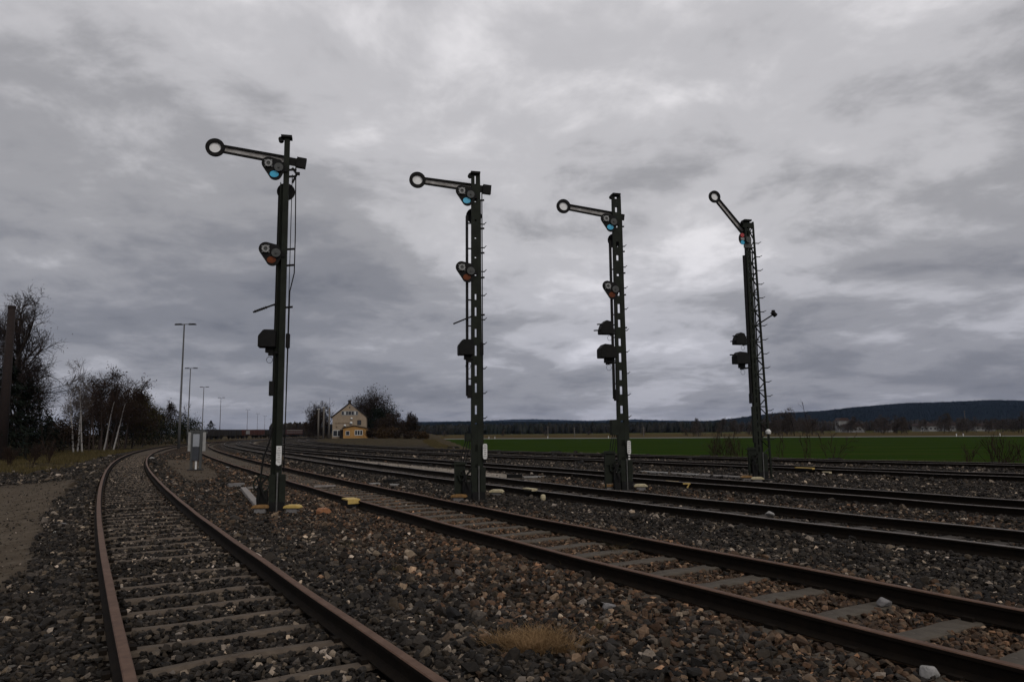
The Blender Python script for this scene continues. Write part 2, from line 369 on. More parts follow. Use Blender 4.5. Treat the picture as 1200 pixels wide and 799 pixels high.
def scatter():
    P = []; SZ = []
    for r0, r1, dens, size in ((2.6,7,720,.0265),(7,11,540,.028),(11,16,400,.0285),(16,24,215,.0345),(24,38,88,.046),(38,62,28,.064)):
        a = .88 if r0 < 20 else .80
        n = int(dens*a*(r1*r1-r0*r0))
        r = np.sqrt(rng.uniform(r0*r0, r1*r1, n)); t = rng.uniform(-a, a, n)
        P.append(np.stack([np.sin(t)*r, np.cos(t)*r], 1)); SZ.append(size*1.04*np.exp(rng.normal(0, .36, n)))
    P = np.vstack(P); SZ = np.concatenate(SZ)
    z, near, D, e = ground_z(P, True); sand, grass, rust = zones(P, near, D, e)
    peb = rng.uniform(0,1,len(P)); keep = peb > np.clip(sand*1.02, 0, .85); SZ = np.where((sand > .6), SZ*.45, SZ)
    tc_ = G(636,760,-.19); keep &= (np.hypot((P[:,0]-tc_.x)/.34, (P[:,1]-tc_.y)/.24) > 1) | (rng.uniform(0,1,len(P)) < .25)
    keep &= rng.uniform(0,1,len(P)) > np.clip(grass*1.05, 0, .985)
    keep &= e < 1.5
    dz = np.zeros(len(P))
    for k in CL:
        d, s = offset_of(k, P)
        keep &= ~(np.abs(np.abs(d)-.751) < .085+SZ*.5)
        ph = np.abs(((s/SPACING[k])+.5) % 1-.5)*SPACING[k]; on = (np.abs(d) < 1.28) & (ph < {'A': .075, 'B': .095}.get(k, .1))
        pr = np.where(np.abs(d) < .7, {'A': .50, 'B': .84}.get(k, .8), .05)
        keep &= ~(on & (rng.uniform(0,1,len(P)) < pr))
        inn = (np.abs(d) < .7) & ~on
        dz = np.where(inn, .017 if k == 'A' else .008, dz)
        SZ = np.where(np.abs(d) < .7, np.minimum(SZ, .042), SZ)
    P, SZ, z, rust, dz, dA = P[keep], SZ[keep], (z+dz)[keep], rust[keep], dz[keep], D['A'][keep]
    n = len(P)
    SZ = np.where((np.abs(dA+2.6) < 1.9) & (P[:,1] < 9), SZ*1.10, SZ)
    # colour
    pat = smooth(-.5,.9, wob(P, .8, 3.)+.5*wob(P, 2.3, 1.))
    lum = np.clip(np.exp(rng.normal(math.log(.0165), .70, n)), .005, .2)
    pale = rng.uniform(0,1,n) < .035+.12*pat; lum = np.where(pale, np.exp(rng.normal(math.log(.14), .55, n)), lum); lum = np.minimum(lum, .46)
    warm = rng.uniform(0,1,n)
    warm = np.where(lum > .1, warm*.75, warm); C = np.stack([lum*(1.16+.16*warm), lum*(.965+.0*warm), lum*(.80-.18*warm)], 1)
    rr = (rng.uniform(0,1,n) < rust*.92); lr = np.exp(rng.normal(math.log(.058), .65, n)); hv = rng.uniform(0,1,n)[:,None]
    RC = lr[:,None]*((1-hv)*np.array([[1.12,.78,.50]])+hv*np.array([[1.2,.62,.32]]))
    C = np.where(rr[:,None], RC, C)
    which = rng.integers(0, len(HULLS), n)
    VV, FF, CC = [], [], []; base = 0
    az, ax, ay = rng.uniform(0, 2*PI, n), rng.normal(0,.5,n), rng.normal(0,.5,n)
    for h, (hv_, hf) in enumerate(HULLS):
        m = np.where(which == h)[0]
        if len(m) == 0: continue
        v = hv_[None]*SZ[m][:,None,None]
        c, s = np.cos(ax[m])[:,None], np.sin(ax[m])[:,None]; y, zz = v[:,:,1]*c-v[:,:,2]*s, v[:,:,1]*s+v[:,:,2]*c; x = v[:,:,0]
        c, s = np.cos(ay[m])[:,None], np.sin(ay[m])[:,None]; x, zz = x*c+zz*s, -x*s+zz*c
        c, s = np.cos(az[m])[:,None], np.sin(az[m])[:,None]; x, y = x*c-y*s, x*s+y*c
        v = np.stack([x+P[m,0][:,None], y+P[m,1][:,None], zz+(z[m]+SZ[m]*(.12+.42*rng.uniform(0,1,len(m))**2))[:,None]], -1)
        nv = hv_.shape[0]
        VV.append(v.reshape(-1,3)); FF.append((hf[None]+(base+np.arange(len(m))*nv)[:,None,None]).reshape(-1,3)); CC.append(np.repeat(C[m], nv, 0)); base += len(m)*nv
    print('stones', n)
    return np.vstack(VV), np.vstack(FF), np.vstack(CC)
bmx = bpy.data.materials.new('ballast_stone'); bmx.use_nodes = True
def build_stone_mat():
    nt = bmx.node_tree; N, L = nt.nodes, nt.links; b = N['Principled BSDF']; b.inputs['Roughness'].default_value = .85; b.inputs['Specular IOR Level'].default_value = .25
    a = N.new('ShaderNodeAttribute'); a.attribute_name = 'stone_colour'
    tc = N.new('ShaderNodeTexCoord'); n = N.new('ShaderNodeTexNoise'); n.inputs['Scale'].default_value = 45; n.inputs['Detail'].default_value = 4; L.new(tc.outputs['Object'], n.inputs['Vector'])
    mr = N.new('ShaderNodeMapRange'); mr.inputs['From Min'].default_value = .3; mr.inputs['From Max'].default_value = .7; mr.inputs['To Min'].default_value = .7; mr.inputs['To Max'].default_value = 1.25
    L.new(n.outputs['Fac'], mr.inputs['Value'])
    mx = N.new('ShaderNodeVectorMath'); mx.operation = 'SCALE'; L.new(a.outputs['Color'], mx.inputs[0]); L.new(mr.outputs['Result'], mx.inputs['Scale'])
    L.new(mx.outputs['Vector'], b.inputs['Base Color'])
    bp = N.new('ShaderNodeBump'); bp.inputs['Distance'].default_value = .006; L.new(n.outputs['Fac'], bp.inputs['Height']); L.new(bp.outputs['Normal'], b.inputs['Normal'])
build_stone_mat()
SV, SF, SC = scatter()
bo = np_mesh('ballast_gravel', SV, SF, bmx); tag(bo, 'dark crushed stone ballast spread between and around the railway tracks', 'gravel', kind='stuff')
ca = bo.data.attributes.new('stone_colour', 'FLOAT_COLOR', 'POINT'); ca.data.foreach_set('color', np.ascontiguousarray(np.c_[SC, np.ones(len(SC))], np.float32).ravel())
del SV, SF, SC

# ------------------------------------------------------------------ tracks
PROF = [(-.062,-.150),(.062,-.150),(.062,-.141),(.020,-.124),(.009,-.112),(.009,-.045),(.016,-.036),(.035,-.030),(.036,-.007),(.029,0),(-.029,0),(-.036,-.007),(-.035,-.030),(-.016,-.036),(-.009,-.045),(-.009,-.112),(-.020,-.124),(-.062,-.141)]
def rail_mb(C, T, side):
    n = len(PROF); mb = MB()
    Nn = np.stack([-T[:,1], T[:,0]], 1); P = C+Nn*.751*side
    for i in range(len(P)):
        dz = .004*math.sin(i*.9)+.003*math.sin(i*.37+side)
        for (u, w) in PROF: mb.v.append((P[i,0]-Nn[i,0]*u, P[i,1]-Nn[i,1]*u, w+dz*(1 if w > -.14 else .3)))
    for i in range(len(P)-1):
        for k in range(n):
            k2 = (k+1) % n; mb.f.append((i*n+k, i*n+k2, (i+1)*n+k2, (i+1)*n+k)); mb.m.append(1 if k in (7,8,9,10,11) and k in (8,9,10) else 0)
    mb.f.append(tuple(range(n))); mb.m.append(0); mb.f.append(tuple((len(P)-1)*n+k for k in range(n))[::-1]); mb.m.append(0)
    return mb
def sleeper_mesh(kind, seed):
    r = random.Random(seed); mb = MB(); bow = r.uniform(-.6,1.) if kind == 'A' else 0.; ph = r.uniform(-1,1); L, w = 2.5, {'A': .15, 'B': .23}.get(kind, .24)
    nx = 12; prof = [(-.5,-.10),(-.46,-.012),(-.38,.0),(.38,.0),(.46,-.012),(.5,-.10)] if kind != 'A' else [(-.5,-.10),(-.40,-.02),(-.22,.0),(.22,.0),(.40,-.02),(.5,-.10)]
    for i in range(nx+1):
        x = -L/2+L*i/nx; jz = r.uniform(-.007,.006)-.012*bow*(2*x/L)**2; jy = bow*.05*math.cos(x*2.2+ph)+r.uniform(-.008,.008)
        for (u, z) in prof: mb.v.append((x, u*w+jy, -.152+z+jz))
    k = len(prof)
    for i in range(nx):
        for j in range(k-1): mb.f.append((i*k+j, i*k+j+1, (i+1)*k+j+1, (i+1)*k+j)); mb.m.append(0)
    mb.f.append(tuple(range(k))[::-1]); mb.m.append(0); mb.f.append(tuple(nx*k+j for j in range(k))); mb.m.append(0)
    for sx in (-.751, .751):
        for q in (-.095, .095): mb.box((sx+q, 0, -.139), (.05, .09, .03), mi=1)
    return mb
TRACKS = [('A','rusty brown railway track with close steel sleepers curving past the white birches','rails of reddish rust'),
          ('B','rusty track with grey sleepers and orange brown ballast between first and second signal',''),
          ('C','dark railway track running between the second and third signal masts',''),
          ('D','dark railway track running between the third and fourth signal masts',''),
          ('E','dark railway track just behind the foot of the fourth signal mast',''),
          ('F','dark railway track along the edge of the green field','')]
GROUND_Z1 = lambda x, y: float(ground_z(np.array([[x, y]]))[0])
for k, lab, _ in TRACKS:
    C, T, S = CL[k], TAN[k], ARC[k]
    i0 = int(np.argmin(np.hypot(C[:,0], C[:,1])))
    root = empty('railway_track', (C[i0,0], C[i0,1], -.15), 0, lab, 'railway track', 'railway tracks of the yard')
    top = RUSTTOP if k in 'AB' else GREYTOP
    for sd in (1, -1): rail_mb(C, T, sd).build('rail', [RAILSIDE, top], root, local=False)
    sm = {'A': SLEEP_T, 'B': SLEEP_C}.get(k, SLEEP_W)
    meshes = []
    for q in range(6):
        o = sleeper_mesh(k, q*7+ord(k)).build('sleeper', [sm, RAILSIDE], root); meshes.append(o)
    spots = []
    for s in np.arange(S[0]+.3, S[-1], SPACING[k]):
        s = round((s/SPACING[k]))*SPACING[k]
        x, y = np.interp(s, S, C[:,0]), np.interp(s, S, C[:,1])
        if y < 0 or abs(math.atan2(x, y)) > .80: continue
        tx, ty = np.interp(s, S, T[:,0]), np.interp(s, S, T[:,1]); spots.append((x, y, math.atan2(ty, tx)-PI/2))
    for q, (x, y, a) in enumerate(spots[:100]):
        o = meshes[q] if q < 6 else meshes[rnd.randrange(6)].copy()
        if q >= 6: COL.objects.link(o)
        o.location = (x-root.location.x, y-root.location.y, .15); o.rotation_euler = (0,0,a+rnd.uniform(-.012,.012))
    rest = MB()
    for (x, y, a) in spots[100:]:
        rest.box((x, y, -.202), (2.5, .24, .10), Matrix.Rotation(a, 3, 'Z'))
    if rest.v: tag(rest.build('sleepers', sm, root, local=False), kind='stuff')

# ------------------------------------------------------------------ semaphore signals
X, Y, Z = Vector((1,0,0)), Vector((0,1,0)), Vector((0,0,1))
def teardrop():
    p = []
    for k in range(9): a = math.radians(112-152*k/8); p.append((.345+.145*math.cos(a), .10+.145*math.sin(a)))
    for k in range(9): a = math.radians(-22-135*k/8); p.append((.205+.135*math.cos(a), -.13+.135*math.sin(a)))
    p += [(.04,-.10),(.02,.05),(.10,.19)]
    return p
def lamp_unit(root, z, glass, yf, kind=0):
    sp = MB().prism(teardrop(), (0, yf, z), X, Z, .02).build('spectacle_plate', BLACKP, root, bevel=.003)
    MB().prism([(.225+.092*math.cos(a), -.135+.072*math.sin(a)) for a in [2*PI*k/16 for k in range(16)]], (0, yf-.019, z), X, Z, .010).build('coloured_glass', glass, sp)
    mb = MB(); mb.ring((.345, yf-.018, z+.09), X, Z, .040, .078, .05, 18)
    for a in (.7, 2.3, 3.9, 5.5): mb.box((.345+.092*math.cos(a), yf-.03, z+.09+.092*math.sin(a)), (.022,.03,.022))
    mb.build('lamp_housing', LAMPW, sp)
    MB().tube([(.345, yf-.055, z+.09), (.345, yf+.10, z+.09)], .033, 12).build('lamp_bulb', GREYP, sp)
    mb = MB(); mb.tube([(.135, yf-.03, z+.01), (.135, yf-.075, z+.01)], .092, 22); mb.tube([(.135, yf-.07, z+.01), (.135, yf-.095, z+.01)], .02, 10)
    mb.build('pivot_disc', GREYP, root, bevel=0)
    MB().box((.07, yf+.035, z-.02), (.22,.05,.07)).bar((.26, yf+.03, z+.19), (.02, yf+.03, z+.06), .025, .03).build('lamp_bracket', BLACKP, root)
def make_signal(kind, base, label, heading, armdeg=3.5, plate_x=None, L=1.475, top=7.72):
    root = empty('semaphore_signal', base, heading-PI, label, 'railway signal', 'semaphore signals in a row between the tracks')
    zb = base[2]; H = lambda z: z-zb                     # rail heights to local heights
    lat = kind == 4
    W = .175 if not lat else .20
    ZT = H(top); zarm = H(7.25 if not lat else 7.55)
    Dt_ = (lambda z: .16 if not lat else .18)
    # mast: a left and a right iron held together by battens, or a plate iron with a laced chord
    mb = MB()
    def post(x0, x1, x0t, x1t, d0, d1, yc=0., z0=0., z1=None):
        z1 = ZT if z1 is None else z1; vs = []
        for z, xa, xb, d in ((z0,x0,x1,d0),(z1,x0t,x1t,d1)): vs += [(xa,yc-d/2,z),(xb,yc-d/2,z),(xb,yc+d/2,z),(xa,yc+d/2,z)]
        mb.add(vs, [(0,3,2,1),(4,5,6,7)]+[(i,(i+1)%4,4+(i+1)%4,4+i) for i in range(4)])
    if kind == 1:
        post(-.095,.020, -.065,.045, .16,.13)
        zt2 = H(6.7)
        post(.022,.125, .048,.105, .02,.02, .06, 0, zt2); post(.107,.125, .090,.105, .10,.09, -.002, 0, zt2)
    elif not lat:
        g = .065 if kind == 2 else .105; wl, wr, dd = .085, .115, .10
        post(g/2,g/2+wl, g/2-.015,g/2+wl-.025, dd,dd*.8); post(-g/2-wr-.02,-g/2, -g/2-wr+.03,-g/2+.01, dd,dd*.8)
        z = .55; q = 0
        while z < ZT-.1:
            hb = .62 if z < 1.8 else ((.30,.17,.22,.19)[q % 4] if z < 5.0 else (.43,.38)[q % 2] if kind == 2 else (.36,.22,.40)[q % 3])
            for sy in (-1, 1): mb.box((0,sy*(dd/2-.012),z), (g+.03,.008,hb))
            z += .45; q += 1
    else:
        post(.02,.095, .02,.085, .12,.10)
        cr = lambda z: -.40+.19*z/ZT
        post(cr(0)-.04,cr(0)+.01, cr(ZT)-.035,cr(ZT)+.01, .06,.06)
        post(-.11,-.038, -.09,-.03, .07,.06)
        z = .45; q = 0
        while z < ZT-.2:
            z2 = z+.25; xa, xb = (-.09, cr(z2)) if q % 2 else (cr(z), -.09)
            mb.bar((xa,-.022,z), (xb,-.022,z2), .012, .058, up=(0,1,0))
            mb.box((-.025,-.02,z+.06), (.09,.03,(.05,.12,.07)[q % 3]))
            if q % 2: mb.box(((cr(z)-.09)/2,-.02,z), (abs(cr(z))-.09,.012,.035))
            z += .25; q += 1
        mb.box((-.02,0,ZT-.12), (.34,.10,.16)).box((-.03,0,.25), (.42,.14,.55))
    mast = mb.build('mast', GREEN, root)
    cp = MB().box((0,0,ZT+.02), (W+.05, Dt_(ZT)+.05, .05)); cp.tube([(W/2+.03,-.05,ZT-.04),(W/2+.03,.06,ZT-.04)], .055, 14); cp.build('mast_cap', BLACKP, root)
    # arm, seen from behind
    yf = Dt_(ZT)/2+.05
    a = math.radians(armdeg); ax = Vector((math.cos(a),0,math.sin(a))); ay = Vector((-math.sin(a),0,math.cos(a))); o = Vector((0,yf,zarm))
    blade = MB().prism([(.02,-.085),(L-.15,-.070),(L-.15,.070),(.02,.085)], o+Vector((0,.012,0)), ax, ay, -.012)
    blade.prism([(L+.135*math.cos(t), .135*math.sin(t)) for t in [2*PI*k/28 for k in range(28)]], o+Vector((0,.008,0)), ax, ay, -.012, 1)
    bl = blade.build('arm', [STAINW, WHITEP], root)
    rim = MB().ring(o+ax*L+Vector((0,-.03,0)), ax, ay, .118, .195, -.055, 32)
    for sg in (1, -1): rim.add([p for q2 in (-.03,.02) for p in [o+ax*u+ay*v*sg+Vector((0,q2,0)) for (u,v) in ((-.05,.058),(L-.165,.050),(L-.165,.088),(-.05,.100))]], [(0,1,2,3),(4,7,6,5),(0,4,5,1),(1,5,6,2),(2,6,7,3),(3,7,4,0)])
    rim.build('arm_rim', BLACKP, bl)
    cw = MB(); R = Matrix((ax,Vector((0,1,0)),ay)).transposed()
    if not lat:
        cw.box(o+ax*-.12+Vector((0,-.005,0)), (.34,.04,.17), R)
        if kind != 3: cw.box(o+ax*-.31+Vector((0,-.02,0)), (.20,.10,.22), R)
    else: cw.box(o+ax*-.02, (.22,.05,.2), R)
    cw.box((0, yf-.04, zarm), (.10,.10,.14))
    cw.build('arm_counterweight', BLACKP, bl)
    # lamps
    yl = -Dt_(ZT)/2-.02
    if not lat:
        lamp_unit(root, H(6.98), BLUEGL, yl); lamp_unit(root, H(5.12), AMBGL, yl)
        MB().tube([(0,.17,H(6.57)),(0,.20,H(6.57))], .19, 28).build('pulley_wheel', BLACKP, root)
    else:
        sp = MB().prism([(.24+.13*math.cos(t), .19*math.sin(t)) for t in [2*PI*k/22 for k in range(22)]], (0,yl,H(7.30)), X, Z, .02).build('spectacle_plate', BLACKP, root)
        for dz, g in ((.11,REDGL),(-.125,BLUEGL)):
            MB().prism([(.25+.066*math.cos(t), dz+.066*math.sin(t)) for t in [2*PI*k/18 for k in range(18)]], (0,yl-.019,H(7.30)), X, Z, .010).build('coloured_glass', g, sp)
        MB().box((.25,yl-.025,H(7.29)), (.12,.02,.07)).build('lamp_housing', LAMPW, sp)
        MB().tube([(.06,yl-.03,H(7.26)),(.06,yl-.08,H(7.26))], .09, 20).box((.05,yl+.03,H(7.2)), (.25,.05,.35)).build('pivot_disc', GREYP, root)
    # lever, distant lamp boxes
    def box_poly(w, h, ch): return [(-w/2,-h/2),(w/2,-h/2),(w/2,h/2-ch*.6),(w/2-ch,h/2),(-w/2+ch*.8,h/2),(-w/2,h/2-ch*.5)]
    def loop(mb, x, y, z, r): mb.tube([(x+r*math.sin(t), y, z-.05-r*1.1+r*1.1*math.cos(t)) for t in [PI*2*k/14 for k in range(15)]], .005, 5)
    if kind in (1, 2):
        mb = MB().bar((.10,-.1,H(4.08)), (.16,-.1,H(4.02)), .03, .03).bar((.10,-.1,H(4.06)), (.55,-.16,H(3.86)), .02, .035)
        if kind == 1:
            for k in range(6): t = .45+.09*k; mb.box((.10+.45*t,-.1-.06*t,H(4.06)-.2*t), (.035,.03,.05))
        mb.build('crank_lever', BLACKP, root)
        xb = .26; pl = [(-.17,-.18),(.17,-.18),(.17,.05),(.07,.18),(-.17,.18)]
        b = MB().prism(pl, (xb,.05,H(3.32)), X, Z, .30).build('lamp_box', BLACKP, root, bevel=.012)
        m2 = MB().box((xb-.05,-.10,H(3.09)), (.16,.10,.10)).box((xb-.08,-.10,H(3.01)), (.10,.08,.07)).bar((xb,-.1,H(3.05)), (0,0,H(3.05)), .04, .04); loop(m2, xb-.06, -.12, H(3.0), .06); m2.build('box_bracket', BLACKP, b)
        MB().box((-.14,.02,H(3.3)), (.08,.16,.30)).build('relay_box', BLACKP, root, bevel=.01)
    if kind in (3, 4):
        up = H(4.08 if kind == 3 else 4.12); lo = H(3.45 if kind == 3 else 3.53); xs = .38 if kind == 3 else .46
        b = MB().prism([(-.20,-.17),(.17,-.17),(.20,-.08),(.10,.17),(-.03,.20),(-.14,.10),(-.20,-.05)][::1], (xs+.02,.05,up), -X, Z, -.26).build('small_lamp', BLACKP, root, bevel=.01)
        MB().bar((xs+.10,-.1,up+.10), (xs+.30,-.18,up+.08), .05, .03).bar((xs+.13,-.1,up-.06), (xs+.40,-.2,up-.09), .05, .03).build('lamp_hood', BLACKP, b)
        m2 = MB().bar((xs-.1,-.05,up-.18), (.05,.0,up-.12), .04, .04).bar((xs-.12,-.05,up+.05), (.05,.0,up+.15), .03, .03); loop(m2, xs-.06, -.1, up-.15, .06); m2.build('lamp_bracket', BLACKP, b)
        w = .46
        b = MB().prism([(-w/2,-.18),(w/2,-.18),(w/2,.05),(w/2-.11,.17),(-w/2+.12,.19),(-w/2,.06)], (xs+.03,.05,lo), -X, Z, -.32).build('lamp_box', BLACKP, root, bevel=.012)
        if kind == 4: MB().bar((xs+.2,-.1,lo+.10), (xs+.42,-.18,lo+.09), .06, .035).build('lamp_hood', BLACKP, b)
        m2 = MB().box((xs,-.08,lo-.24), (.18,.12,.12)).bar((xs+.05,-.08,lo-.33), (.05,0,lo-.27), .05, .05); loop(m2, xs-.02, -.1, lo-.30, .07); m2.build('box_bracket', BLACKP, b)
    # lamp hoist rail beside the mast
    x0 = .205
    if kind in (2, 3):
        hr = MB().box((x0,-.02,(H(6.5)+H(2.2))/2), (.055,.07,H(6.5)-H(2.2)))
        z = H(2.6)
        while z < H(6.4): hr.box(((x0+W/2)/2+.02,-.02,z), (x0-W/2,.03,.03)); z += .62
        hr.build('lamp_hoist_rail', BLACKP, root)
    if kind == 1: MB().tube([(.12,.0,H(6.4)),(.12,.0,H(2.3))], .025, 8).build('cable_pipe', BLACKP, root)
    MB().box((.15 if kind != 4 else .165,-.03,H(2.3)), (.10 if kind != 4 else .08,.12,.30)).build('junction_box', BLACKP, root, bevel=.006)
    if kind in (2, 3):
        zc, hh, xx = (H(1.25),.17,.20) if kind == 2 else (H(1.45),.40,.24)
        jb = MB().box((xx,-.05,zc), (.13 if kind == 2 else .20,.16,hh)).build('cable_box', GREEN, root, bevel=.01)
        m2 = MB()
        for q in range(3): m2.tube([(xx+.05-.05*q,-.06,zc-hh/2), (xx+.12-.07*q,-.08,zc-hh/2-.2), (xx+.19-.05*q,-.09,H(.55))], .011, 6)
        m2.build('cable', BLACKP, jb)
    if kind == 1: MB().tube([(.10,-.05,H(1.5)),(.16,-.07,H(1.2)),(.26,-.1,H(.9)),(.31,-.1,H(.4)),(.29,-.1,0)], .018, 8).build('cable', BLACKP, root)
    if kind == 4:
        MB().box((.135,.02,H(4.6)), (.055,.08,4.4)).build('cable_duct', BLACKP, root)
        MB().box((.125,-.02,H(1.5)), (.05,.09,1.1)).build('side_duct', GREEN, root)
        b = MB().tube([(-.05,-.2,H(4.55)),(-.62,-.25,H(4.90))], .022, 8).build('lamp_arm', BLACKP, root)
        MB().tube([(-.58,-.25,H(4.97)),(-.70,-.25,H(4.86))], .07, 12).box((-.62,-.25,H(5.0)), (.08,.08,.06)).build('flood_lamp', BLACKP, b)
        MB().tube([(-.32,-.1,H(1.22)),(-.32,-.1,H(1.30)),(-.32,-.1,H(1.36))], [.07,.085,.03], 12).build('white_cap', SIGNW, root)
    # pull rods at the right of the mast
    if kind == 1: pr = [(-.20,.02,H(7.15)),(-.23,.02,H(5.6)),(-.23,.02,H(4.75)),(-.15,.02,H(4.35)),(-.15,.02,H(3.95)),(-.13,.02,H(.6))]
    else: pr = [(-.17,.02,H(7.1)),(-.17,.02,H(.6))]
    mb = MB().tube(pr, .013, 6)
    mb.tube([(-.135,.0,H(6.9)),(-.135,.0,H(.6))], .009, 6)
    for z in ((7.0,6.85,5.25,4.9,4.0) if kind == 1 else (6.9,6.2,5.6,5.0,4.1)): mb.bar((-.06,.0,H(z)), (-.22,.0,H(z)+.02), .03, .04)
    if kind == 1: mb.bar((-.13,0,H(7.05)), (-.24,0,H(6.9)), .03, .045).bar((-.24,0,H(6.95)), (-.14,0,H(6.72)), .03, .04).box((-.25,0,H(6.93)), (.08,.05,.06))
    mb.build('pull_rod', BLACKP, root)
    # climbing steps
    if kind != 1:
        p = None; n = 15 if kind == 4 else 9
        for q in range(n):
            z = (1.2+.44*q) if kind == 4 else (1.9+.58*q)
            if p is None: o2 = p = MB().bar((0,0,0), (-.16,0,0), .02, .025).bar((-.13,0,0), (-.22,-.03,.045), .016, .018).build('climbing_step', BLACKP, root)
            else: o2 = p.copy(); COL.objects.link(o2)
            o2.location = ((-.42+.19*z/ZT) if kind == 4 else -.13, 0, z)
            if kind != 4: o2.scale = (.62,1,1)
    # drive at the foot
    yd = -Dt_(0)/2-.10
    dm = MB()
    for sx in (-1, 1): dm.box((sx*.098-.03,yd,.50), (.125,.02,.56)).box((sx*.098-.03,yd+.08,.50), (.02,.16,.56))
    for zz in (.3,.5,.7): dm.box((-.09,yd-.013,zz), (.02,.01,.02)).box((.06,yd-.013,zz-.08), (.02,.01,.02))
    dm.build('drive_housing', GREEN, root)
    MB().box((-.03,yd+.03,.12), (.30,.10,.24)).build('housing_foot', BLACKP, root, bevel=.006)
    MB().tube([(-.03,yd-.02,.02),(-.03,yd-.02,.82)], .016, 8).build('drive_rod', STEELR, root)
    wheel = MB().ring((.27,yd-.02,.60), X, Z, .14, .17, -.03, 24)
    for t in range(3): c, s = math.cos(t*PI/3+.3), math.sin(t*PI/3+.3); wheel.bar((.27-.15*c,yd-.035,.60-.15*s), (.27+.15*c,yd-.035,.60+.15*s), .015, .02)
    wheel.tube([(.27,yd-.06,.60),(.27,yd+.1,.60)], .03, 10)
    wheel.build('pulley_wheel', GREEN, root)
    lm = MB().bar((.16,yd-.05,.75), (.36,yd-.06,.50), .02, .03).bar((.36,yd-.05,.72), (.18,yd-.06,.30), .02, .03).tube([(.30,yd,.62),(.33,yd-.02,.3),(.31,yd,.0)], .035, 8).box((.25,yd+.06,.34), (.20,.12,.26)).box((.22,yd+.05,.12), (.14,.10,.22))
    lm.build('lever_linkage', BLACKP, root)
    if kind != 1:
        px_, w, h = ((.40,.25,.85),(.42,.30,.95),(.30,.28,.90))[kind-2]
        sp = MB().box((px_,yd+.05,h/2+.13), (w,.03,h-.12)); sp.box((px_+w/2-.015,yd+.02,h/2), (.03,.06,h)); sp.box((px_,yd+.02,h/2+.2), (w,.04,.03)).box((px_+.02,yd+.02,h+.02), (w+.1,.06,.03))
        sp.build('side_panel', GREEN, root)
    MB().prism([(-.32,-.30),(.40,-.30),(.40,.32),(-.32,.32)], (0,0,-.25), X, Y, .27).build('foundation', CONC, root, bevel=.02)
    # signal number board
    if plate_x is not None:
        w, zt, zl = (.105,1.13,.76) if kind == 1 else (.10,1.10,.76)
        if kind == 1: pl = [(-w/2,0),(0,-.03),(w/2,0),(w/2,zt-zl),(-w/2,zt-zl)]
        else: pl = [(-w/2,.03),(-w*.3,-.01),(w*.3,-.01),(w/2,.03),(w/2,zt-zl-.03),(w*.3,zt-zl),(-w*.3,zt-zl),(-w/2,zt-zl-.03)]
        yb = -Dt_(1.2)/2-.04
        nb = MB().prism(pl, (plate_x,yb,H(zl)), X, Z, .008).build('number_board', SIGNW, root)
        m2 = MB(); r = random.Random(kind)
        rows = 7 if kind == 1 else 6
        for q in range(rows):
            zq = H(zl)+.05+(zt-zl-.09)*q/(rows-1)*.98; wq = w*r.uniform(.35,.8)
            x1 = -wq/2
            while x1 < wq/2: d = r.uniform(.006,.014); m2.box((plate_x+x1+d/2,yb-.0105,zq+r.uniform(-.002,.002)), (d,.003,.010 if kind == 1 else .012)); x1 += d+.005
        m2.build('board_lettering', INK, nb)
        MB().box((plate_x,yb+.02,H(zl)-.05), (.06,.03,.10)).box((plate_x,yb+.03,H(zl)+.15), (.04,.04,.3)).build('board_bracket', BLACKP, root)
        if kind == 3: MB().box((plate_x,yb,H(zl)-.06), (.05,.01,.035)).box((plate_x,yb,H(zl)-.13), (.05,.01,.045)).build('marker_tag', SIGNW, root)
    seen = set()
    for ch in root.children_recursive:                   # the arm side is -x of the frame
        ch.location.x *= -1
        if ch.data in seen: continue
        seen.add(ch.data); ch.data.transform(Matrix.Scale(-1, 4, X)); ch.data.flip_normals()
    return root
HD = math.radians(193)
gb = lambda px, py, z: (lambda v: (v.x, v.y, z))(G(px, py, z))
SIG = [make_signal(1, gb(323,601,-.22), 'tallest looking semaphore signal, solid dark green mast with white board, beside rusty sleepered track', HD, armdeg=7, plate_x=-.04, top=7.70),
       make_signal(2, gb(558,588,-.22), 'semaphore signal with level arm and pointed lamp box, mast pierced by narrow slots', HD, armdeg=4.5, plate_x=-.19, L=1.38, top=7.55),
       make_signal(3, gb(731,574,-.18), 'semaphore signal with level arm, two lamps on its mast and round ended white board', HD, armdeg=7, plate_x=-.13, top=7.78),
       make_signal(4, gb(890,561.5,-.15), 'semaphore signal with raised arm on a zigzag lattice mast with climbing steps', HD, armdeg=49, L=1.52, top=7.90)]

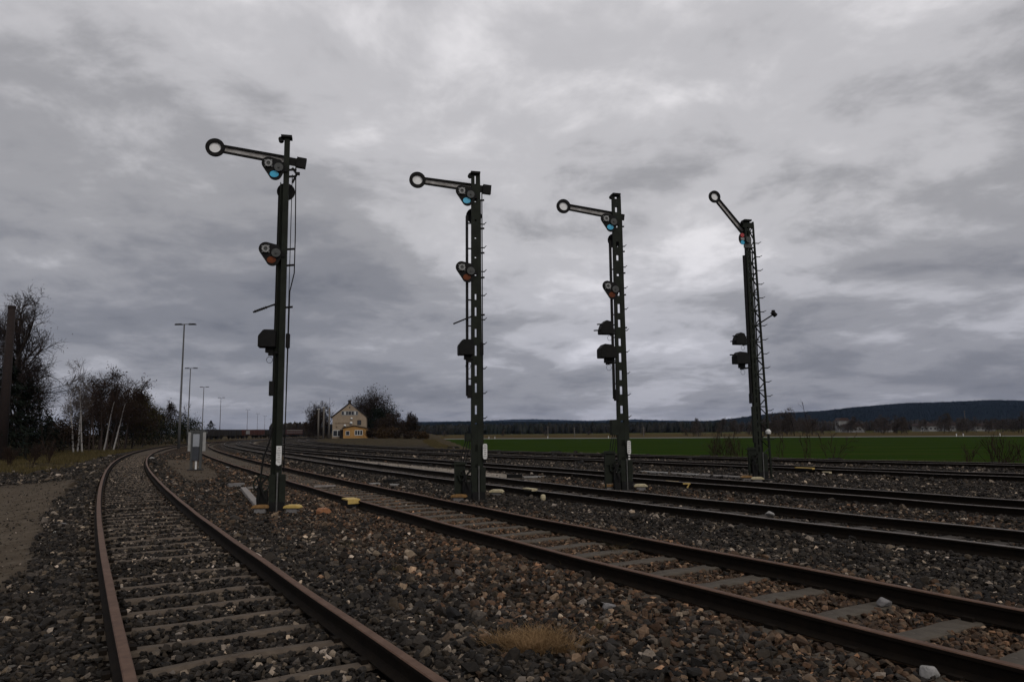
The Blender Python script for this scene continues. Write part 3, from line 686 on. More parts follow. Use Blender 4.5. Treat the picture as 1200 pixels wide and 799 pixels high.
# ------------------------------------------------------------------ small railway things on the ballast
def rz_track(k, p):
    j = int(np.argmin((CL[k][:,0]-p[0])**2+(CL[k][:,1]-p[1])**2)); return math.atan2(TAN[k][j,1], TAN[k][j,0])
def pulley_cover(px, py, m, label, z=-.17, s=1.):
    p = G(px, py, z); r = empty('pulley_cover', p, rnd.uniform(-.2,.2), label, 'pulley cover', 'pulley covers at the signal feet')
    MB().box((0,0,.03*s), (.22*s,.16*s,.10*s)).build('pulley_base', GREYR, r, bevel=.01)
    pr = [(-.17,0),(-.16,.035),(-.11,.065),(.11,.065),(.16,.035),(.17,0)]
    MB().prism([(a*s,b*s) for a,b in pr], (0,.11*s,.082*s), X, Z, .22*s).build('pulley_lid', m, r, bevel=.012)
for a in ((305,600,OCHRE,'ochre pulley cover left of the foot of the solid mast signal'),(343,600,YELLOW,'yellow pulley cover right of the foot of the solid mast signal'),
          (538,587,OCHRE,'rusty ochre pulley cover left of the slotted mast signal with pointed lamp box'),(582,581,CREAM,'cream pulley cover right of the slotted mast signal with pointed lamp box'),
          (715,574,OCHRE,'ochre pulley cover left of the two lamp signal with level arm'),(751,574,CREAM,'cream pulley cover right of the two lamp signal with level arm'),
          (875,563,OCHRE,'ochre pulley cover at the raised arm signal, the farther left of its two'),(888,565,CREAM,'cream pulley cover touching the foot of the raised arm signal')):
    pulley_cover(*a, s=1.0 if a[0] < 400 else 1.05)
def track_box(px, py, k, m, label, size, z=-.12, side=None):
    p = G(px, py, z); r = empty('track_box', p, rz_track(k, p), label, 'track equipment', 'yellow trackside boxes')
    L, w, h = size
    MB().box((0,0,-.01), (L*.9,w*.85,h)).build('box_body', BLACKP, r, bevel=.008)
    MB().box((0,0,h/2+.012), (L,w,.03)).box((-L/2+.01,0,h*.25), (.02,w*.96,h*.55)).build('box_lid', m, r, bevel=.004)
track_box(411,589,'B',YELLOW,'bright yellow lidded magnet box beside the rusty rail near the solid mast signal',(.46,.26,.13), z=-.06)
track_box(785,567,'D',YELLOW,'pale box with yellow end beside the rail right of the two lamp signal',(.5,.2,.11), z=-.10)
track_box(621,574.5,'C',CREAM,'flat cream plate fixed beside the rail right of the slotted mast signal',(.42,.16,.05), z=-.01)
track_box(943,549.5,'E',YELLOW,'long flat yellow box beside the rail behind the raised arm signal',(.66,.16,.06), z=-.02)
track_box(969,554.5,'E',CREAM,'small pale yellow box in the ballast right of the raised arm signal',(.26,.16,.06), z=-.12)
def simple(name, mb, m, label, cat, group=None, bevel=.006):
    return tag(mb.build(name, m, None, bevel=bevel), label, cat, group)
p = G(376,600,-.14); simple('drain_box', MB().prism([(-.10,-.07),(.10,-.07),(.10,.02),(.06,.07),(-.06,.07),(-.10,.02)], p+Vector((0,0,.02)), Vector((.8,.6,0)), Z, .26), ORANGE, 'orange brown metal cap lying in the ballast near the solid mast signal', 'metal cap')
p = G(805,572,-.15); simple('yellow_bracket', MB().box(p+Vector((0,0,.12)), (.20,.05,.035)).bar(p+Vector((.06,0,.11)), p+Vector((-.02,0,-.04)), .04, .03), YELLOW, 'small yellow bent bracket standing beside the rail near the pale box', 'bracket')
p = G(636.5,586,-.16); simple('cream_marker', MB().tube([p, p+Vector((0,0,.06)), p+Vector((0,0,.115)), p+Vector((0,0,.13))], [.05,.06,.05,.02], 12), CREAM, 'round cream marker knob in ballast by the dark rail', 'marker', bevel=0)
def beam(a, b, w, h, label, z=-.17, m=PLANK, name='concrete_beam', cat='beam', group='pale beams lying in the ballast'):
    A, B = G(*a, z), G(*b, z); return simple(name, MB().bar(A+Vector((0,0,h/2)), B+Vector((0,0,h/2)), w, h), m, label, cat, group)
beam((285,574),(304,597),.15,.08,'pale slanting beam running to the foot of the solid mast signal')
beam((267,570.5),(286,569.5),.16,.10,'grey slab across the ballast left of the slanting pale beam', m=GREYR)
beam((290,573),(306,572),.10,.06,'short pale beam between slanting beam and solid mast signal')
beam((368,571),(393,570),.12,.05,'pale plank laid between the rusty rails behind the yellow box', z=-.15)
beam((472,566),(503,565),.12,.06,'thin brown grey beam lying left of the slotted mast signal', m=SLEEP_C)
beam((450,566.5),(469,565.5),.10,.12,'dark sleeper end beside white slab left of the slotted mast signal', m=BLACKP)
beam((456,569),(467,569),.20,.05,'white flat slab beside dark sleeper end left of the slotted mast', m=WHITER)
beam((431,568.5),(443,567.5),.22,.05,'white flat slab beside the rail, farthest from the slotted mast', m=WHITER)
for q in range(7):
    a, b = 752+q*17.2, 752+q*17.2+16.2
    beam((a, 553.2+q*1.02), (b, 554.1+q*1.02), .34, .05, 'pale concrete cable trough lid in the line between two signals', m=WHITER if q in (0,1,3) else PLANK, name='trough_lid', cat='trough lid', group='cable trough lids in a line')
beam((594,560),(612,560),.10,.13,'black scrap sleeper with white chips right of the slotted mast signal', m=BLACKP)
beam((613,560),(641,559),.18,.05,'broken white slab beside the black scrap sleeper', m=WHITER)
beam((598,562.5),(632,564.5),.14,.03,'thin dirty white slab in front of the black scrap sleeper', m=PLANK)
def rock(px, py, r, m, label, z=-.15, seed=0):
    R = random.Random(seed); bm = bmesh.new(); p = G(px, py, z)
    for k in range(18):
        v = Vector((R.gauss(0,1),R.gauss(0,1),R.gauss(0,1))).normalized()*R.uniform(.85,1.1); bm.verts.new((p.x+v.x*r*1.2, p.y+v.y*r*.9, p.z+r*.5+v.z*r*.75))
    g = bmesh.ops.convex_hull(bm, input=bm.verts[:]); bmesh.ops.delete(bm, geom=[x for x in g['geom_interior'] if isinstance(x, bmesh.types.BMVert)], context='VERTS')
    bmesh.ops.bevel(bm, geom=bm.edges[:], offset=r*.08, segments=1, affect='EDGES')
    me = bpy.data.meshes.new('rock'); bm.to_mesh(me); bm.free(); me.materials.append(m); o = bpy.data.objects.new('rock', me); COL.objects.link(o)
    tag(o, label, 'rock', 'loose rocks on the ballast')
rock(1036,710,.062,GREYR,'grey angular rock on a sleeper end between the rusty rails',-.15,3)
rock(1088,793,.062,WHITER,'smooth white rock beside the near rusty rail at the lower edge',-.15,4)
rock(902,605,.075,WHITER,'small bright white lump between the dark rails',-.10,5)
rock(267,549,.09,WHITER,'white lump beside the rusty rail near the grey cabinet',-.17,6)
rock(714,714,.055,GREYR,'pale grey rock in dark ballast behind the dry grass tuft',-.17,7)
rock(66,626,.05,WHITER,'bright white rock left of the rusty sleepered track',-.19,8)
rock(74,618,.07,GREYR,'rounded grey rock behind the bright white rock',-.19,9)
rock(178,538,.14,WHITER,'white lump inside the far bend of the rusty sleepered track',-.19,10)

# dry grass tuft in the foreground
def blades(n, cx, cy, rx, ry, h0, h1, wid, zf, clumps=1, r=None, lean=.5):
    r = r or rnd; V = []; Fq = []
    cl = [(cx+rx*r.uniform(-.8,.8), cy+ry*r.uniform(-.8,.8)) for _ in range(clumps)]
    for i in range(n):
        a = r.uniform(0, 2*PI); q = abs(r.gauss(0,.42)); c = r.choice(cl) if clumps > 1 else (cx, cy)
        k = 1 if clumps == 1 else .42
        x, y = c[0]+rx*k*q*math.cos(a), c[1]+ry*k*q*math.sin(a); z = zf(x, y)
        h = r.uniform(h0, h1); ll = r.uniform(.15, lean*2)*h; b = a+r.gauss(0,.8)
        dx, dy = math.cos(b), math.sin(b); t = r.uniform(0, PI); wx, wy = wid*math.cos(t), wid*math.sin(t); o = len(V)
        for s, f in ((0,1),(.5,.8),(1,.15)):
            X_, Y_ = x+dx*ll*s*s, y+dy*ll*s*s; Z_ = z+h*s*(1-.25*s*lean)
            V += [(X_-wx*f,Y_-wy*f,Z_),(X_+wx*f,Y_+wy*f,Z_)]
        Fq += [(o,o+1,o+3,o+2),(o+2,o+3,o+5,o+4)]
    return np.array(V), np.array(Fq)
c = G(636,760,-.19)
V, Fq = blades(3600, c.x, c.y, .40, .27, .06, .16, .0017, lambda x, y: -.19, clumps=11, lean=.75)
tag(np_mesh('grass_tuft', V, Fq, DRYG), 'tan dry grass tuft growing in the near ballast between the rusty tracks', 'grass tuft')

# dead weeds standing in the ballast
for q, (wx, wy, nb, hh, lab) in enumerate(((722,648,26,.22,'wispy dead weed beside the far rusty rail'),(670,666,26,.24,'wispy dead weed beside the near rusty rail'),(462,668,30,.13,'small dead weed in the dark ballast, left of the tan tuft'),(505,728,34,.12,'small dead weed between rusty rail and tan tuft'),
        (408,640,22,.14,'sparse dead weed in the ballast in front of the orange brown cap'),(838,612,24,.16,'pale dead weed beside the dark rail'),(700,738,30,.12,'small dead weed right behind the tan tuft'),(850,740,26,.10,'low dead weed in the ballast right of the tan tuft'))):
    c = G(wx, wy, -.18); V, Fq = blades(nb, c.x, c.y, .12, .09, .04, hh, .0018, lambda x, y: -.19, r=random.Random(q+50), lean=.6)
    tag(np_mesh('weed_tuft', V, Fq, DRYG2), lab, 'weed', 'dead weeds in the ballast')
# dry grass on the left verge
def verge():
    VV, FF, o = [], [], 0
    gzf = lambda x, y: -.40
    P = []
    for _ in range(26000):
        t = rnd.uniform(-.64, -.42); r = rnd.uniform(24, 92); P.append((math.sin(t)*r, math.cos(t)*r))
    P = np.array(P); z, near, D, e = ground_z(P, True); s, g, _ = zones(P, near, D, e)
    k = (D['A'] > 2.2) & (g > .5) & (s < .3) & (wob(P, .35, 1.) > -.35)
    P, z = P[k][:9000], z[k][:9000]
    for (x, y), zz in zip(P, z):
        for q in range(3):
            b = rnd.uniform(0, 2*PI); h = rnd.uniform(.08,.30); ll = h*rnd.uniform(.1,.8); w = .006+.00016*y; t = rnd.uniform(0,PI); wx, wy = w*math.cos(t), w*math.sin(t)
            x1, y1 = x+rnd.uniform(-.15,.15), y+rnd.uniform(-.15,.15)
            VV += [(x1-wx,y1-wy,zz-.02),(x1+wx,y1+wy,zz-.02),(x1+math.cos(b)*ll,y1+math.sin(b)*ll,zz+h)]; FF.append((o,o+1,o+2)); o += 3
    return np.array(VV), np.array(FF)
V, Fq = verge()
tag(np_mesh('dry_grass', V, Fq, DRYG2), 'dull dry grass on the verge in front of the birches', 'grass', kind='stuff')

# ------------------------------------------------------------------ relay cabinet between posts
p = G(229,551.5,-.22); r = empty('relay_cabinet', p, math.radians(5), 'grey relay cabinet between two dark posts with pale side plates on sandy ground', 'cabinet')
for sx in (-.19,.19): MB().box((sx,0,.88), (.09,.09,1.76)).build('post', GREYP, r)
MB().box((0,-.02,1.32), (.27,.14,.55)).build('upper_box', mat('cabinet_light_grey', (.30,.31,.33), (.25,.26,.28), 5, .6), r, bevel=.01)
MB().box((0,-.02,.74), (.28,.18,.60)).build('lower_box', mat('cabinet_dark_grey', (.045,.048,.055), (.035,.037,.042), 5, .6), r, bevel=.01)
MB().tube([(.02,-.03,.0),(.02,-.03,.44)], .042, 12).build('conduit_pipe', SIGNW, r)
PG = mat('side_plate_grey', (.32,.31,.29), (.25,.24,.23), 6, .6)
for sx in (-.31,.31): MB().box((sx,.03,1.26), (.13,.03,.82), Matrix.Rotation(.35*(1 if sx > 0 else -1), 3, 'Y') @ Matrix.Identity(3) if False else None).build('side_plate', PG, r)
MB().box((0,.06,1.66), (.86,.05,.10)).box((.0,.05,1.71), (.62,.06,.1)).build('cross_beam', GREYP, r)
MB().box((0,0,.02), (.62,.25,.10)).build('base_plate', CONC, r)

# ------------------------------------------------------------------ lamp posts
def lamp_post(px, py_top, Yd, label):
    top = AY(px, py_top, Yd); base = Vector((top.x, Yd, -.3)); h = top.z-base.z
    r = empty('lamp_post', base, 0, label, 'lamp post', 'tall twin lamp posts along the curve')
    MB().tube([(0,0,0),(0,0,h*.3),(0,0,h*.3+.02),(0,0,h)], [.14,.13,.11,.07], 10).build('pole', POLE, r, smooth=True)
    MB().bar((-.75,0,h), (.75,0,h), .07, .07).build('cross_arm', POLE, r)
    for sx in (-1,1): MB().prism([(-.42,0),(.42,0),(.36,.13),(-.30,.16)], (sx*.72,.15,h-.03), X*sx, Z, .30 if sx < 0 else -.30).build('lamp_head', BLACKP, r, bevel=.02)
for a in ((216,380,76,'nearest and tallest twin headed lamp post beside the inner rail'),(223.3,431.5,126,'second twin lamp post rising behind the relay cabinet'),(239,453.5,178,'third twin lamp post from the relay cabinet'),
          (259,466,232,'fourth twin lamp post, in front of the dark wagons'),(290.3,480,354,'fifth twin lamp post, left of the closely spaced small ones'),(302,484.7,423,'sixth twin lamp post, standing before the red wagons'),(310.4,487.5,480,'second farthest twin lamp post close to the solid mast'),(317.3,490.7,575,'farthest twin lamp post just left of the solid mast')): lamp_post(*a)

# ------------------------------------------------------------------ trees
def tree_mesh(seed, h, spread, levels=4, trunks=1, droop=0., twig_r=.012, crown_from=.25, dens=1., upright=.55, leaf=0, leaf_size=.08, lean=.0, trunk_r=None, leafspread=.25, wob0=.16, dome=0., fine=False):
    R = random.Random(seed); T = MB(); TW_v, TW_f = [], []; tips = []
    def twig(a, b, r0, r1):
        d = (b-a)
        if d.length < 1e-6: return
        d = d.normalized(); x = d.cross(Vector((.3,.5,.8))).normalized(); y = d.cross(x); o = len(TW_v)
        for p, r in ((a,r0),(b,r1)):
            for k in range(3): t = 2*PI*k/3; TW_v.append(p+r*(math.cos(t)*x+math.sin(t)*y))
        for k in range(3): k2 = (k+1) % 3; TW_f.append((o+k,o+k2,o+3+k2,o+3+k))
    def grow(p, d, L, r, lev):
        n = 8 if lev == 0 and fine else 4 if lev <= 1 else 3; pts = [p]; q = p; dd = d
        for i in range(n):
            w_ = wob0 if lev == 0 else .16; dd = (dd+Vector((R.gauss(0,w_),R.gauss(0,w_),R.gauss(0,.10)+(.06*upright if lev else 0)-droop*lev*.06))).normalized(); q = q+dd*(L/n); pts.append(q)
        if lev == 0 or (lev == 1 and not fine): 
            rs_ = [max(r*(1-(.65 if not fine else .85)*i/n), .012) for i in range(n+1)]
            if fine: T.tube(pts[:8], rs_[:8], 8, cap=False); T.tube(pts[7:], rs_[7:], 6, 1, cap=False)
            else: T.tube(pts, rs_, 6 if lev else 8, cap=False)
        else:
            if lev == 1: r *= .45
            for i in range(n): twig(pts[i], pts[i+1], max(r*(1-.25*i), twig_r*.6), max(r*(1-.25*(i+1)), twig_r*.45))
        if lev >= levels: tips.append(pts[-1]); tips.append(pts[-2]); return
        nb = max(2, int({0:13 if not dome else 22,1:7,2:5,3:4}.get(lev,3)*dens*R.uniform(.8,1.2)))
        for k in range(nb):
            t = (crown_from+(1-crown_from)*(k+R.uniform(.1,.9))/nb) if lev == 0 else R.uniform(.25,1.0)
            i = min(int(t*n), n-1); f = t*n-i; pp = pts[i].lerp(pts[i+1], f); ax_ = (pts[i+1]-pts[i]).normalized()
            az = R.uniform(0, 2*PI); side = ax_.cross(Vector((math.cos(az),math.sin(az),.2))).normalized()
            up = R.uniform(.45,.8) if lev == 0 else R.uniform(.3,.8)
            nd = (side*(1-up*upright)+ax_*up*upright*1.2+Vector((0,0,-droop*.5))).normalized()
            if lev == 0 and dome:
                el = math.radians(8+74*((k+.5)/nb)**1.1); nd = Vector((math.cos(az)*math.cos(el), math.sin(az)*math.cos(el), math.sin(el)))
            ll = (spread*(1.15-.75*t) if lev == 0 and not dome else dome*h*(.9+.2*math.sin(el)) if lev == 0 else L*R.uniform(.42,.66))*(R.uniform(.75,1.2) if not (dome and lev == 0) else R.uniform(.90,1.04))
            grow(pp, nd, ll, max(r*(.45 if lev == 0 else .5), twig_r), lev+1)
        if lev == 0: grow(pts[-1], dd, L*.22, r*.35, 1)
    for k in range(trunks):
        b = Vector((R.uniform(-.1,.1)*trunks*spread*.4, R.uniform(-.1,.1)*trunks*spread*.4, -.1))
        d = Vector((R.uniform(-.12,.12)*(1 if trunks == 1 else 1.6)+lean, R.uniform(-.1,.1), 1)).normalized()
        grow(b, d, h*(.84 if not dome else .42)*R.uniform(.9,1), (trunk_r or h*.014), 0)
    LV, LF = [], []
    for i in range(int(leaf)):
        p = R.choice(tips); c = p+Vector((R.gauss(0,leafspread),R.gauss(0,leafspread),R.gauss(0,leafspread))); s = leaf_size*R.uniform(.5,1.3)
        u = Vector((R.gauss(0,1),R.gauss(0,1),R.gauss(0,1))).normalized(); w = u.cross(Vector((R.gauss(0,1),R.gauss(0,1),R.gauss(0,1)))).normalized(); o = len(LV)
        LV += [c-u*s,c+w*s*.5,c+u*s,c-w*s*.5]; LF.append((o,o+1,o+2,o+3))
    return T, (np.array(TW_v), np.array(TW_f)), (np.array(LV), np.array(LF))
def tree(name, loc, label, cat, group, trunk_m, twig_m, leaf_m=None, rz=0, **kw):
    T, tw, lf = tree_mesh(**kw); r = empty(name, loc, rz, label, cat, group)
    T.build('trunk', [trunk_m, twig_m], r, smooth=True)
    cr = np_mesh('crown', tw[0], tw[1], twig_m, parent=r)
    if leaf_m is not None and len(lf[0]): np_mesh('leaves', lf[0], lf[1], leaf_m, parent=cr)
    return r
def on_ground(px, Yd, dz=0):
    d = ray(px, 500); x = d.x/d.y*Yd; return Vector((x, Yd, GROUND_Z1(x, Yd)+dz))
def conifer(name, loc, h, w, seed, label, group, m=NEEDLE):
    R = random.Random(seed); r = empty(name, loc, R.uniform(0,6), label, 'tree', group)
    MB().tube([(0,0,-.1),(0,0,h*.5),(0,0,h)], [h*.02,h*.012,.02], 7).build('trunk', BARK, r)
    V, Fq = [], []
    for i in range(int(2600*(w*h/24))):
        t = R.random()**.8; z = h*(.04+.96*t); rad_ = w*(1-t)**.8*(.75+.25*math.sin(z*6)); a = R.uniform(0,2*PI); q = rad_*R.uniform(.25,1.0)**.6*(1+.25*math.sin(3*a+seed))
        c = Vector((q*math.cos(a), q*math.sin(a), z-.18*q)); s = R.uniform(.10,.26)
        u = Vector((math.cos(a)+R.gauss(0,.4), math.sin(a)+R.gauss(0,.4), -.35+R.gauss(0,.3))).normalized(); w2 = u.cross(Vector((R.gauss(0,.4),R.gauss(0,.4),1))).normalized(); o = len(V)
        V += [c-u*s,c+w2*s*.28,c+u*s,c-w2*s*.28]; Fq.append((o,o+1,o+2,o+3))
    np_mesh('crown', np.array(V), np.array(Fq), m, parent=r); return r
def bush(name, loc, h, w, seed, label, group, m=BROWNL, n=2600, tm=TWIG, leaf=.10, d=None):
    R = random.Random(seed); r = empty(name, loc, R.uniform(0,6), label, 'bush', group); d = d or w
    T = MB(); blobs = [(R.uniform(-.75,.75)*w, R.uniform(-.75,.75)*d, R.uniform(.25,.8)*h, R.uniform(.22,.42)*min(w,h)) for _ in range(9)]
    st = []
    for b in blobs:
        for _ in range(5):
            e = Vector((b[0]+R.gauss(0,b[3]*.7), b[1]+R.gauss(0,b[3]*.7), min(h*1.05,b[2]+R.uniform(0,1)*b[3]*1.5))); T.tube([(b[0]*.3,b[1]*.3,-.1), (b[0]*.7,b[1]*.7,b[2]*.5), e], [.03,.02,.006], 4, cap=False)
    T.build('stems', tm, r)
    V, Fq = [], []
    for i in range(n):
        b = R.choice(blobs); v = Vector((R.gauss(0,1),R.gauss(0,1),R.gauss(0,.9)))*b[3]*.62; c = Vector((b[0],b[1],b[2]))+v; c.z = max(c.z, .05+R.random()*.3)
        s = leaf*R.uniform(.5,1.4); u = Vector((R.gauss(0,1),R.gauss(0,1),R.gauss(0,1)+.6)).normalized(); w2 = u.cross(Vector((R.gauss(0,1),R.gauss(0,1),R.gauss(0,1)))).normalized(); o = len(V)
        V += [c-u*s,c+w2*s*.35,c+u*s,c-w2*s*.35]; Fq.append((o,o+1,o+2,o+3))
    np_mesh('foliage', np.array(V), np.array(Fq), m, parent=r); return r

GLW = 'trees on the left of the tracks'
tree('bare_tree', on_ground(24,60), 'tall bare tree with fine twigs behind the brown chimney', 'tree', GLW, BARK, TWIG, BROWNL, seed=3, h=13.4, spread=3.7, levels=4, dens=1.25, upright=.85, crown_from=.12, twig_r=.012, leaf=2400, leaf_size=.06, trunks=2, wob0=.05)
tree('bare_tree', on_ground(-14,56), 'tall bare tree at the picture edge left of the brown chimney', 'tree', GLW, BARK, TWIG, BROWNL, wob0=.07, seed=5, h=12.6, spread=4.6, levels=4, dens=1.0, upright=.8, crown_from=.12, twig_r=.012, leaf=700, leaf_size=.065)
tree('bare_tree', on_ground(55,64), 'smaller bare fine twigged tree at the right side of the tall bare tree', 'tree', GLW, BARK, TWIG, None, wob0=.08, seed=9, h=7.0, spread=1.7, levels=4, dens=.8, upright=.75, crown_from=.15, twig_r=.014)
for i, (px, Yd, h, w, lab) in enumerate(((6,52,7.6,3.3,'dark conifer at the picture edge below the brown chimney'),(32,58,6.4,3.0,'dark conifer in front of the tall bare tree trunk'),(58,70,3.6,2.2,'low dark conifer right of the tall bare tree'),(-30,50,8.0,3.2,'dark conifer beyond the picture edge'))):
    conifer('dark_conifer', on_ground(px,Yd), h, w, 20+i, lab, GLW)
ch = on_ground(3.5,50); r = empty('chimney', ch, 0, 'tall brown tapering chimney rising in front of the bare trees at the left', 'chimney')
MB().tube([(0,0,-.2),(0,0,10.7)], [.36,.22], 18).build('shaft', BRICK, r, smooth=True)
MB().tube([(0,0,10.62),(0,0,10.82)], [.245,.245], 18).build('chimney_cap', BRICK, r)
BG_ = 'white stemmed birches beside the curve'
for i, (px, Yd, h, ln, lab) in enumerate(((88,73,8.6,.02,'leftmost slender white birch of the close trio'),(93,74.5,8.3,.10,'middle white birch of the close trio, leaning slightly right'),(98.5,73.5,8.9,.02,'right hand white birch of the close trio'),
        (112,80,8.2,.03,'thin dull birch between the trio and the leaning birches'),(123,79,8.4,.13,'white birch leaning right, left one of the leaning pair'),(127,80,7.9,.10,'dull birch between the two leaning white birches'),(133.5,80,8.0,.20,'strongly leaning white birch at the right end of the birches'),
        (106,82,8.6,.04,'thin dark stem right of the close birch trio'),(117,84,8.8,.05,'thin dark stem left of the leaning birches'),(120,82,8.5,.09,'thin dark leaning stem close to the leaning birches'),(130,83,8.9,.13,'thin dark stem between the leaning birches'),(141,86,8.4,.06,'thin dark stem right of the leaning birches'),(147,88,8.0,.03,'thin dark stem in the trees right of the birches'))):
    tree('birch', on_ground(px,Yd), lab, 'tree', BG_, BIRCH if i not in (3,5) and i < 7 else DULLB, TWIGP if i < 3 else TWIGR, None, seed=40+i, h=h, spread=1.7, levels=3, dens=1.25, upright=.85, crown_from=.42, twig_r=.012, lean=ln, trunk_r=.095, wob0=.035, fine=True)
for i, (px, Yd, h, sp, lf, m, lab) in enumerate(((118,86,9.0,3.0,1500,BROWNL,'broad bare tree behind the thin dull birch'),(134,84,9.2,3.0,2000,BROWNL,'tall tree with clumped dark leaves behind the leaning birches'),(147,90,8.6,2.6,1500,BROWNL,'dark leafed tree right of the leaning birches'),
        (156,94,8.0,2.6,3200,OLIVE,'olive green leafed tree right of the birches'),(168,104,7.4,2.6,2600,OLIVE,'small olive tree next to the far bend of the track'))):
    tree('leafy_tree', on_ground(px,Yd), lab, 'tree', GLW, BARK, TWIGR, m, seed=60+i, h=h, spread=sp, levels=4, dens=1.1, upright=.75, crown_from=.2, twig_r=.015, wob0=.06, leaf=lf, leaf_size=.12, leafspread=.35)
for i, (px, Yd, h, w, lab) in enumerate(((112,92,4.5,5,'dark thicket behind the close trio of birches'),(140,96,5,5.5,'dark thicket behind the leaning birches'),(76,90,2.8,4,'dark thicket between bare tree and birches'),(165,112,4.6,5,'dark thicket below the olive trees'),(182,126,5.0,5,'dark thicket left of the nearest lamp post'),(205,140,4.8,6,'dark thicket behind the nearest lamp post'),(35,72,4,5,'dark thicket under the tall bare tree'),(0,66,4.5,5,'dark thicket below the brown chimney'))):
    bush('thicket', on_ground(px,Yd), h, w, 80+i, lab, 'thickets along the left edge', m=BROWNL if i % 2 == 0 else NEEDLE, n=4200, leaf=.16)
for i, (px, Yd, h, w, lab) in enumerate(((190,150,6.0,2.6,'dark conifer left of the nearest lamp post'),(178,138,6.4,2.6,'dark conifer beside the olive tree at the bend'),(247,205,5.4,4.2,'low dark conifer behind the relay cabinet and wagons'))):
    conifer('dark_conifer', on_ground(px,Yd), h, w, 100+i, lab, GLW)
tree('bare_tree', on_ground(199,175), 'round bare tree crown behind the nearest lamp post', 'tree', GLW, BARK, TWIG, BROWNL, seed=71, h=9.4, spread=4.5, levels=4, dens=1.1, upright=.55, twig_r=.03, leaf=900, leaf_size=.2)
bush('yellow_bush', on_ground(217,150), 5.2, 3.2, 95, 'olive yellow bush between the two nearest lamp posts', GLW, m=OLIVE, n=2600, leaf=.2)
for i, (px, Yd, h, lab) in enumerate(((40,44,1.5,'low red twigged shrub below the dark conifers'),(60,47,1.7,'low red twigged shrub left of the birch trio'),(15,42,1.3,'low red twigged shrub at the picture edge'))):
    tree('twig_shrub', on_ground(px,Yd), lab, 'shrub', 'low twig shrubs on the verge', TWIGR, TWIGR, None, seed=110+i, h=h, spread=.7, levels=2, dens=.8, upright=.95, crown_from=.15, twig_r=.006, trunks=5, trunk_r=.010)

# ------------------------------------------------------------------ house with its trees
HY = 193.
hc = AY(409.3,506,HY); r = empty('brick_house', (hc.x,HY,-.25), math.radians(10), 'beige gabled house with low yellow extension behind the tracks', 'house')
r.name = 'gabled_house'
W_, EZ, AZ, DP = 8.8, 5.55, 9.15, 9.
w = MB(); pr = [(-W_/2,-.2),(W_/2,-.2),(W_/2,EZ),(0,AZ),(-W_/2,EZ)]
w.prism(pr, (0,DP,0), X, Z, DP)
w.build('wall', HOUSEW, r)
rf = MB()
for sx in (-1,1):
    e = Vector((sx*W_/2,0,EZ)); t = Vector((0,0,AZ)); d = (e-t).normalized(); n = Vector((sx*.63,0,.78)).normalized()
    a, b = t-d*.0+n*.14, e+d*.45+n*.14
    vs = []
    for y in (-.28, DP+.28):
        vs += [(a.x,y,a.z),(b.x,y,b.z),(b.x+n.x*.18,y,b.z+n.z*.18),(a.x+n.x*.18*0,y,a.z+.2)]
    rf.add(vs, [(0,1,2,3),(4,7,6,5),(0,4,5,1),(1,5,6,2),(2,6,7,3),(3,7,4,0)])
roof = rf.build('roof', ROOFM, r)
MB().box((-.1,1.2,AZ+.45), (.75,.75,1.1)).build('chimney_stack', ROOFM, roof)
MB().tube([(1.0,2,AZ-.4),(1.9,2,AZ+2.2)], .03, 5).bar((1.35,2,AZ+1.9), (2.2,2,AZ+1.5), .03, .03).build('aerial', BLACKP, roof)
def window(x, z, w, h, n, fm=FRAMEW, y=-.02, names='window'):
    f = MB(); t = .14 if w > 1.2 else .1
    f.box((x,y-.03,z-h/2), (w,.10,t)).box((x,y-.03,z+h/2), (w,.10,t))
    for k in range(n+1): f.box((x-w/2+w*k/n,y-.03,z), (t,.09,h-t))
    o = f.build(names, fm, r); MB().box((x,y-.012,z), (w-.06,.02,h-.06)).build('pane', GLASSD, o)
window(-3.05,1.35,2.3,1.55,2); window(2.55,4.15,.95,1.2,1,fm=ROOFM)
a = MB(); 
fr = window(0.05,6.65,4.2,1.0,5, fm=mat('attic_frame_grey', (.20,.19,.18), (.26,.26,.25), 1.5, .6))
for xx, m in ((-1.2,FRAMEW),(1.4,FRAMEW)): MB().box((xx,-.06,6.65), (.55,.03,.8)).build('shutter', m, r)
MB().box((.0,-.02,8.15), (.26,.06,.45)).build('gable_vent', INK, r)
for (x, z, q) in ((.55,5.2,.30),(.45,4.02,.38),(-1.15,3.35,.34)):
    MB().tube([(x,-.25,z),(x,-.32,z),(x,-.40,z)], [q*.5,q*.8,q], 16).bar((x,0,z-.1), (x,-.26,z-.05), .05, .05).build('satellite_dish', SIGNW, r, smooth=True)
lt = MB(); q = random.Random(4); x = -3.6
while x < -.3: d = q.uniform(.10,.22); lt.box((x+d/2,-.012,3.95), (d,.02,q.uniform(.22,.34))); x += d+.09
lt.box((-3.3,-.012,3.05), (.45,.02,.22)).box((-3.35,-.012,2.85), (.2,.02,.16))
lt.build('wall_lettering', mat('faded_lettering', (.07,.045,.03), (.10,.07,.05), 4, .9), r)
AX0, AX1, AD = -1.4, 4.9, 3.2
MB().prism([(AX0,-.2),(AX1,-.2),(AX1,2.55),(1.3,3.25),(AX0,2.65)], (0,-.005,0), X, Z, AD).build('extension_wall', HOUSEY, r)
MB().prism([(AX0-.35,2.62),(1.3,3.27),(AX1+.35,2.52),(AX1+.35,2.66),(1.3,3.42),(AX0-.35,2.76)], (0,-.005,0), X, Z, AD+.35).build('extension_roof', ROOFM, r)
window(2.55,1.45,1.95,1.25,3, y=-AD-.02); window(-.25,1.35,.95,1.1,1, y=-AD-.02); 
MB().box((AX0-.55,-1.2,1.1), (.9,.12,2.4)).build('door', ROOFM, r)
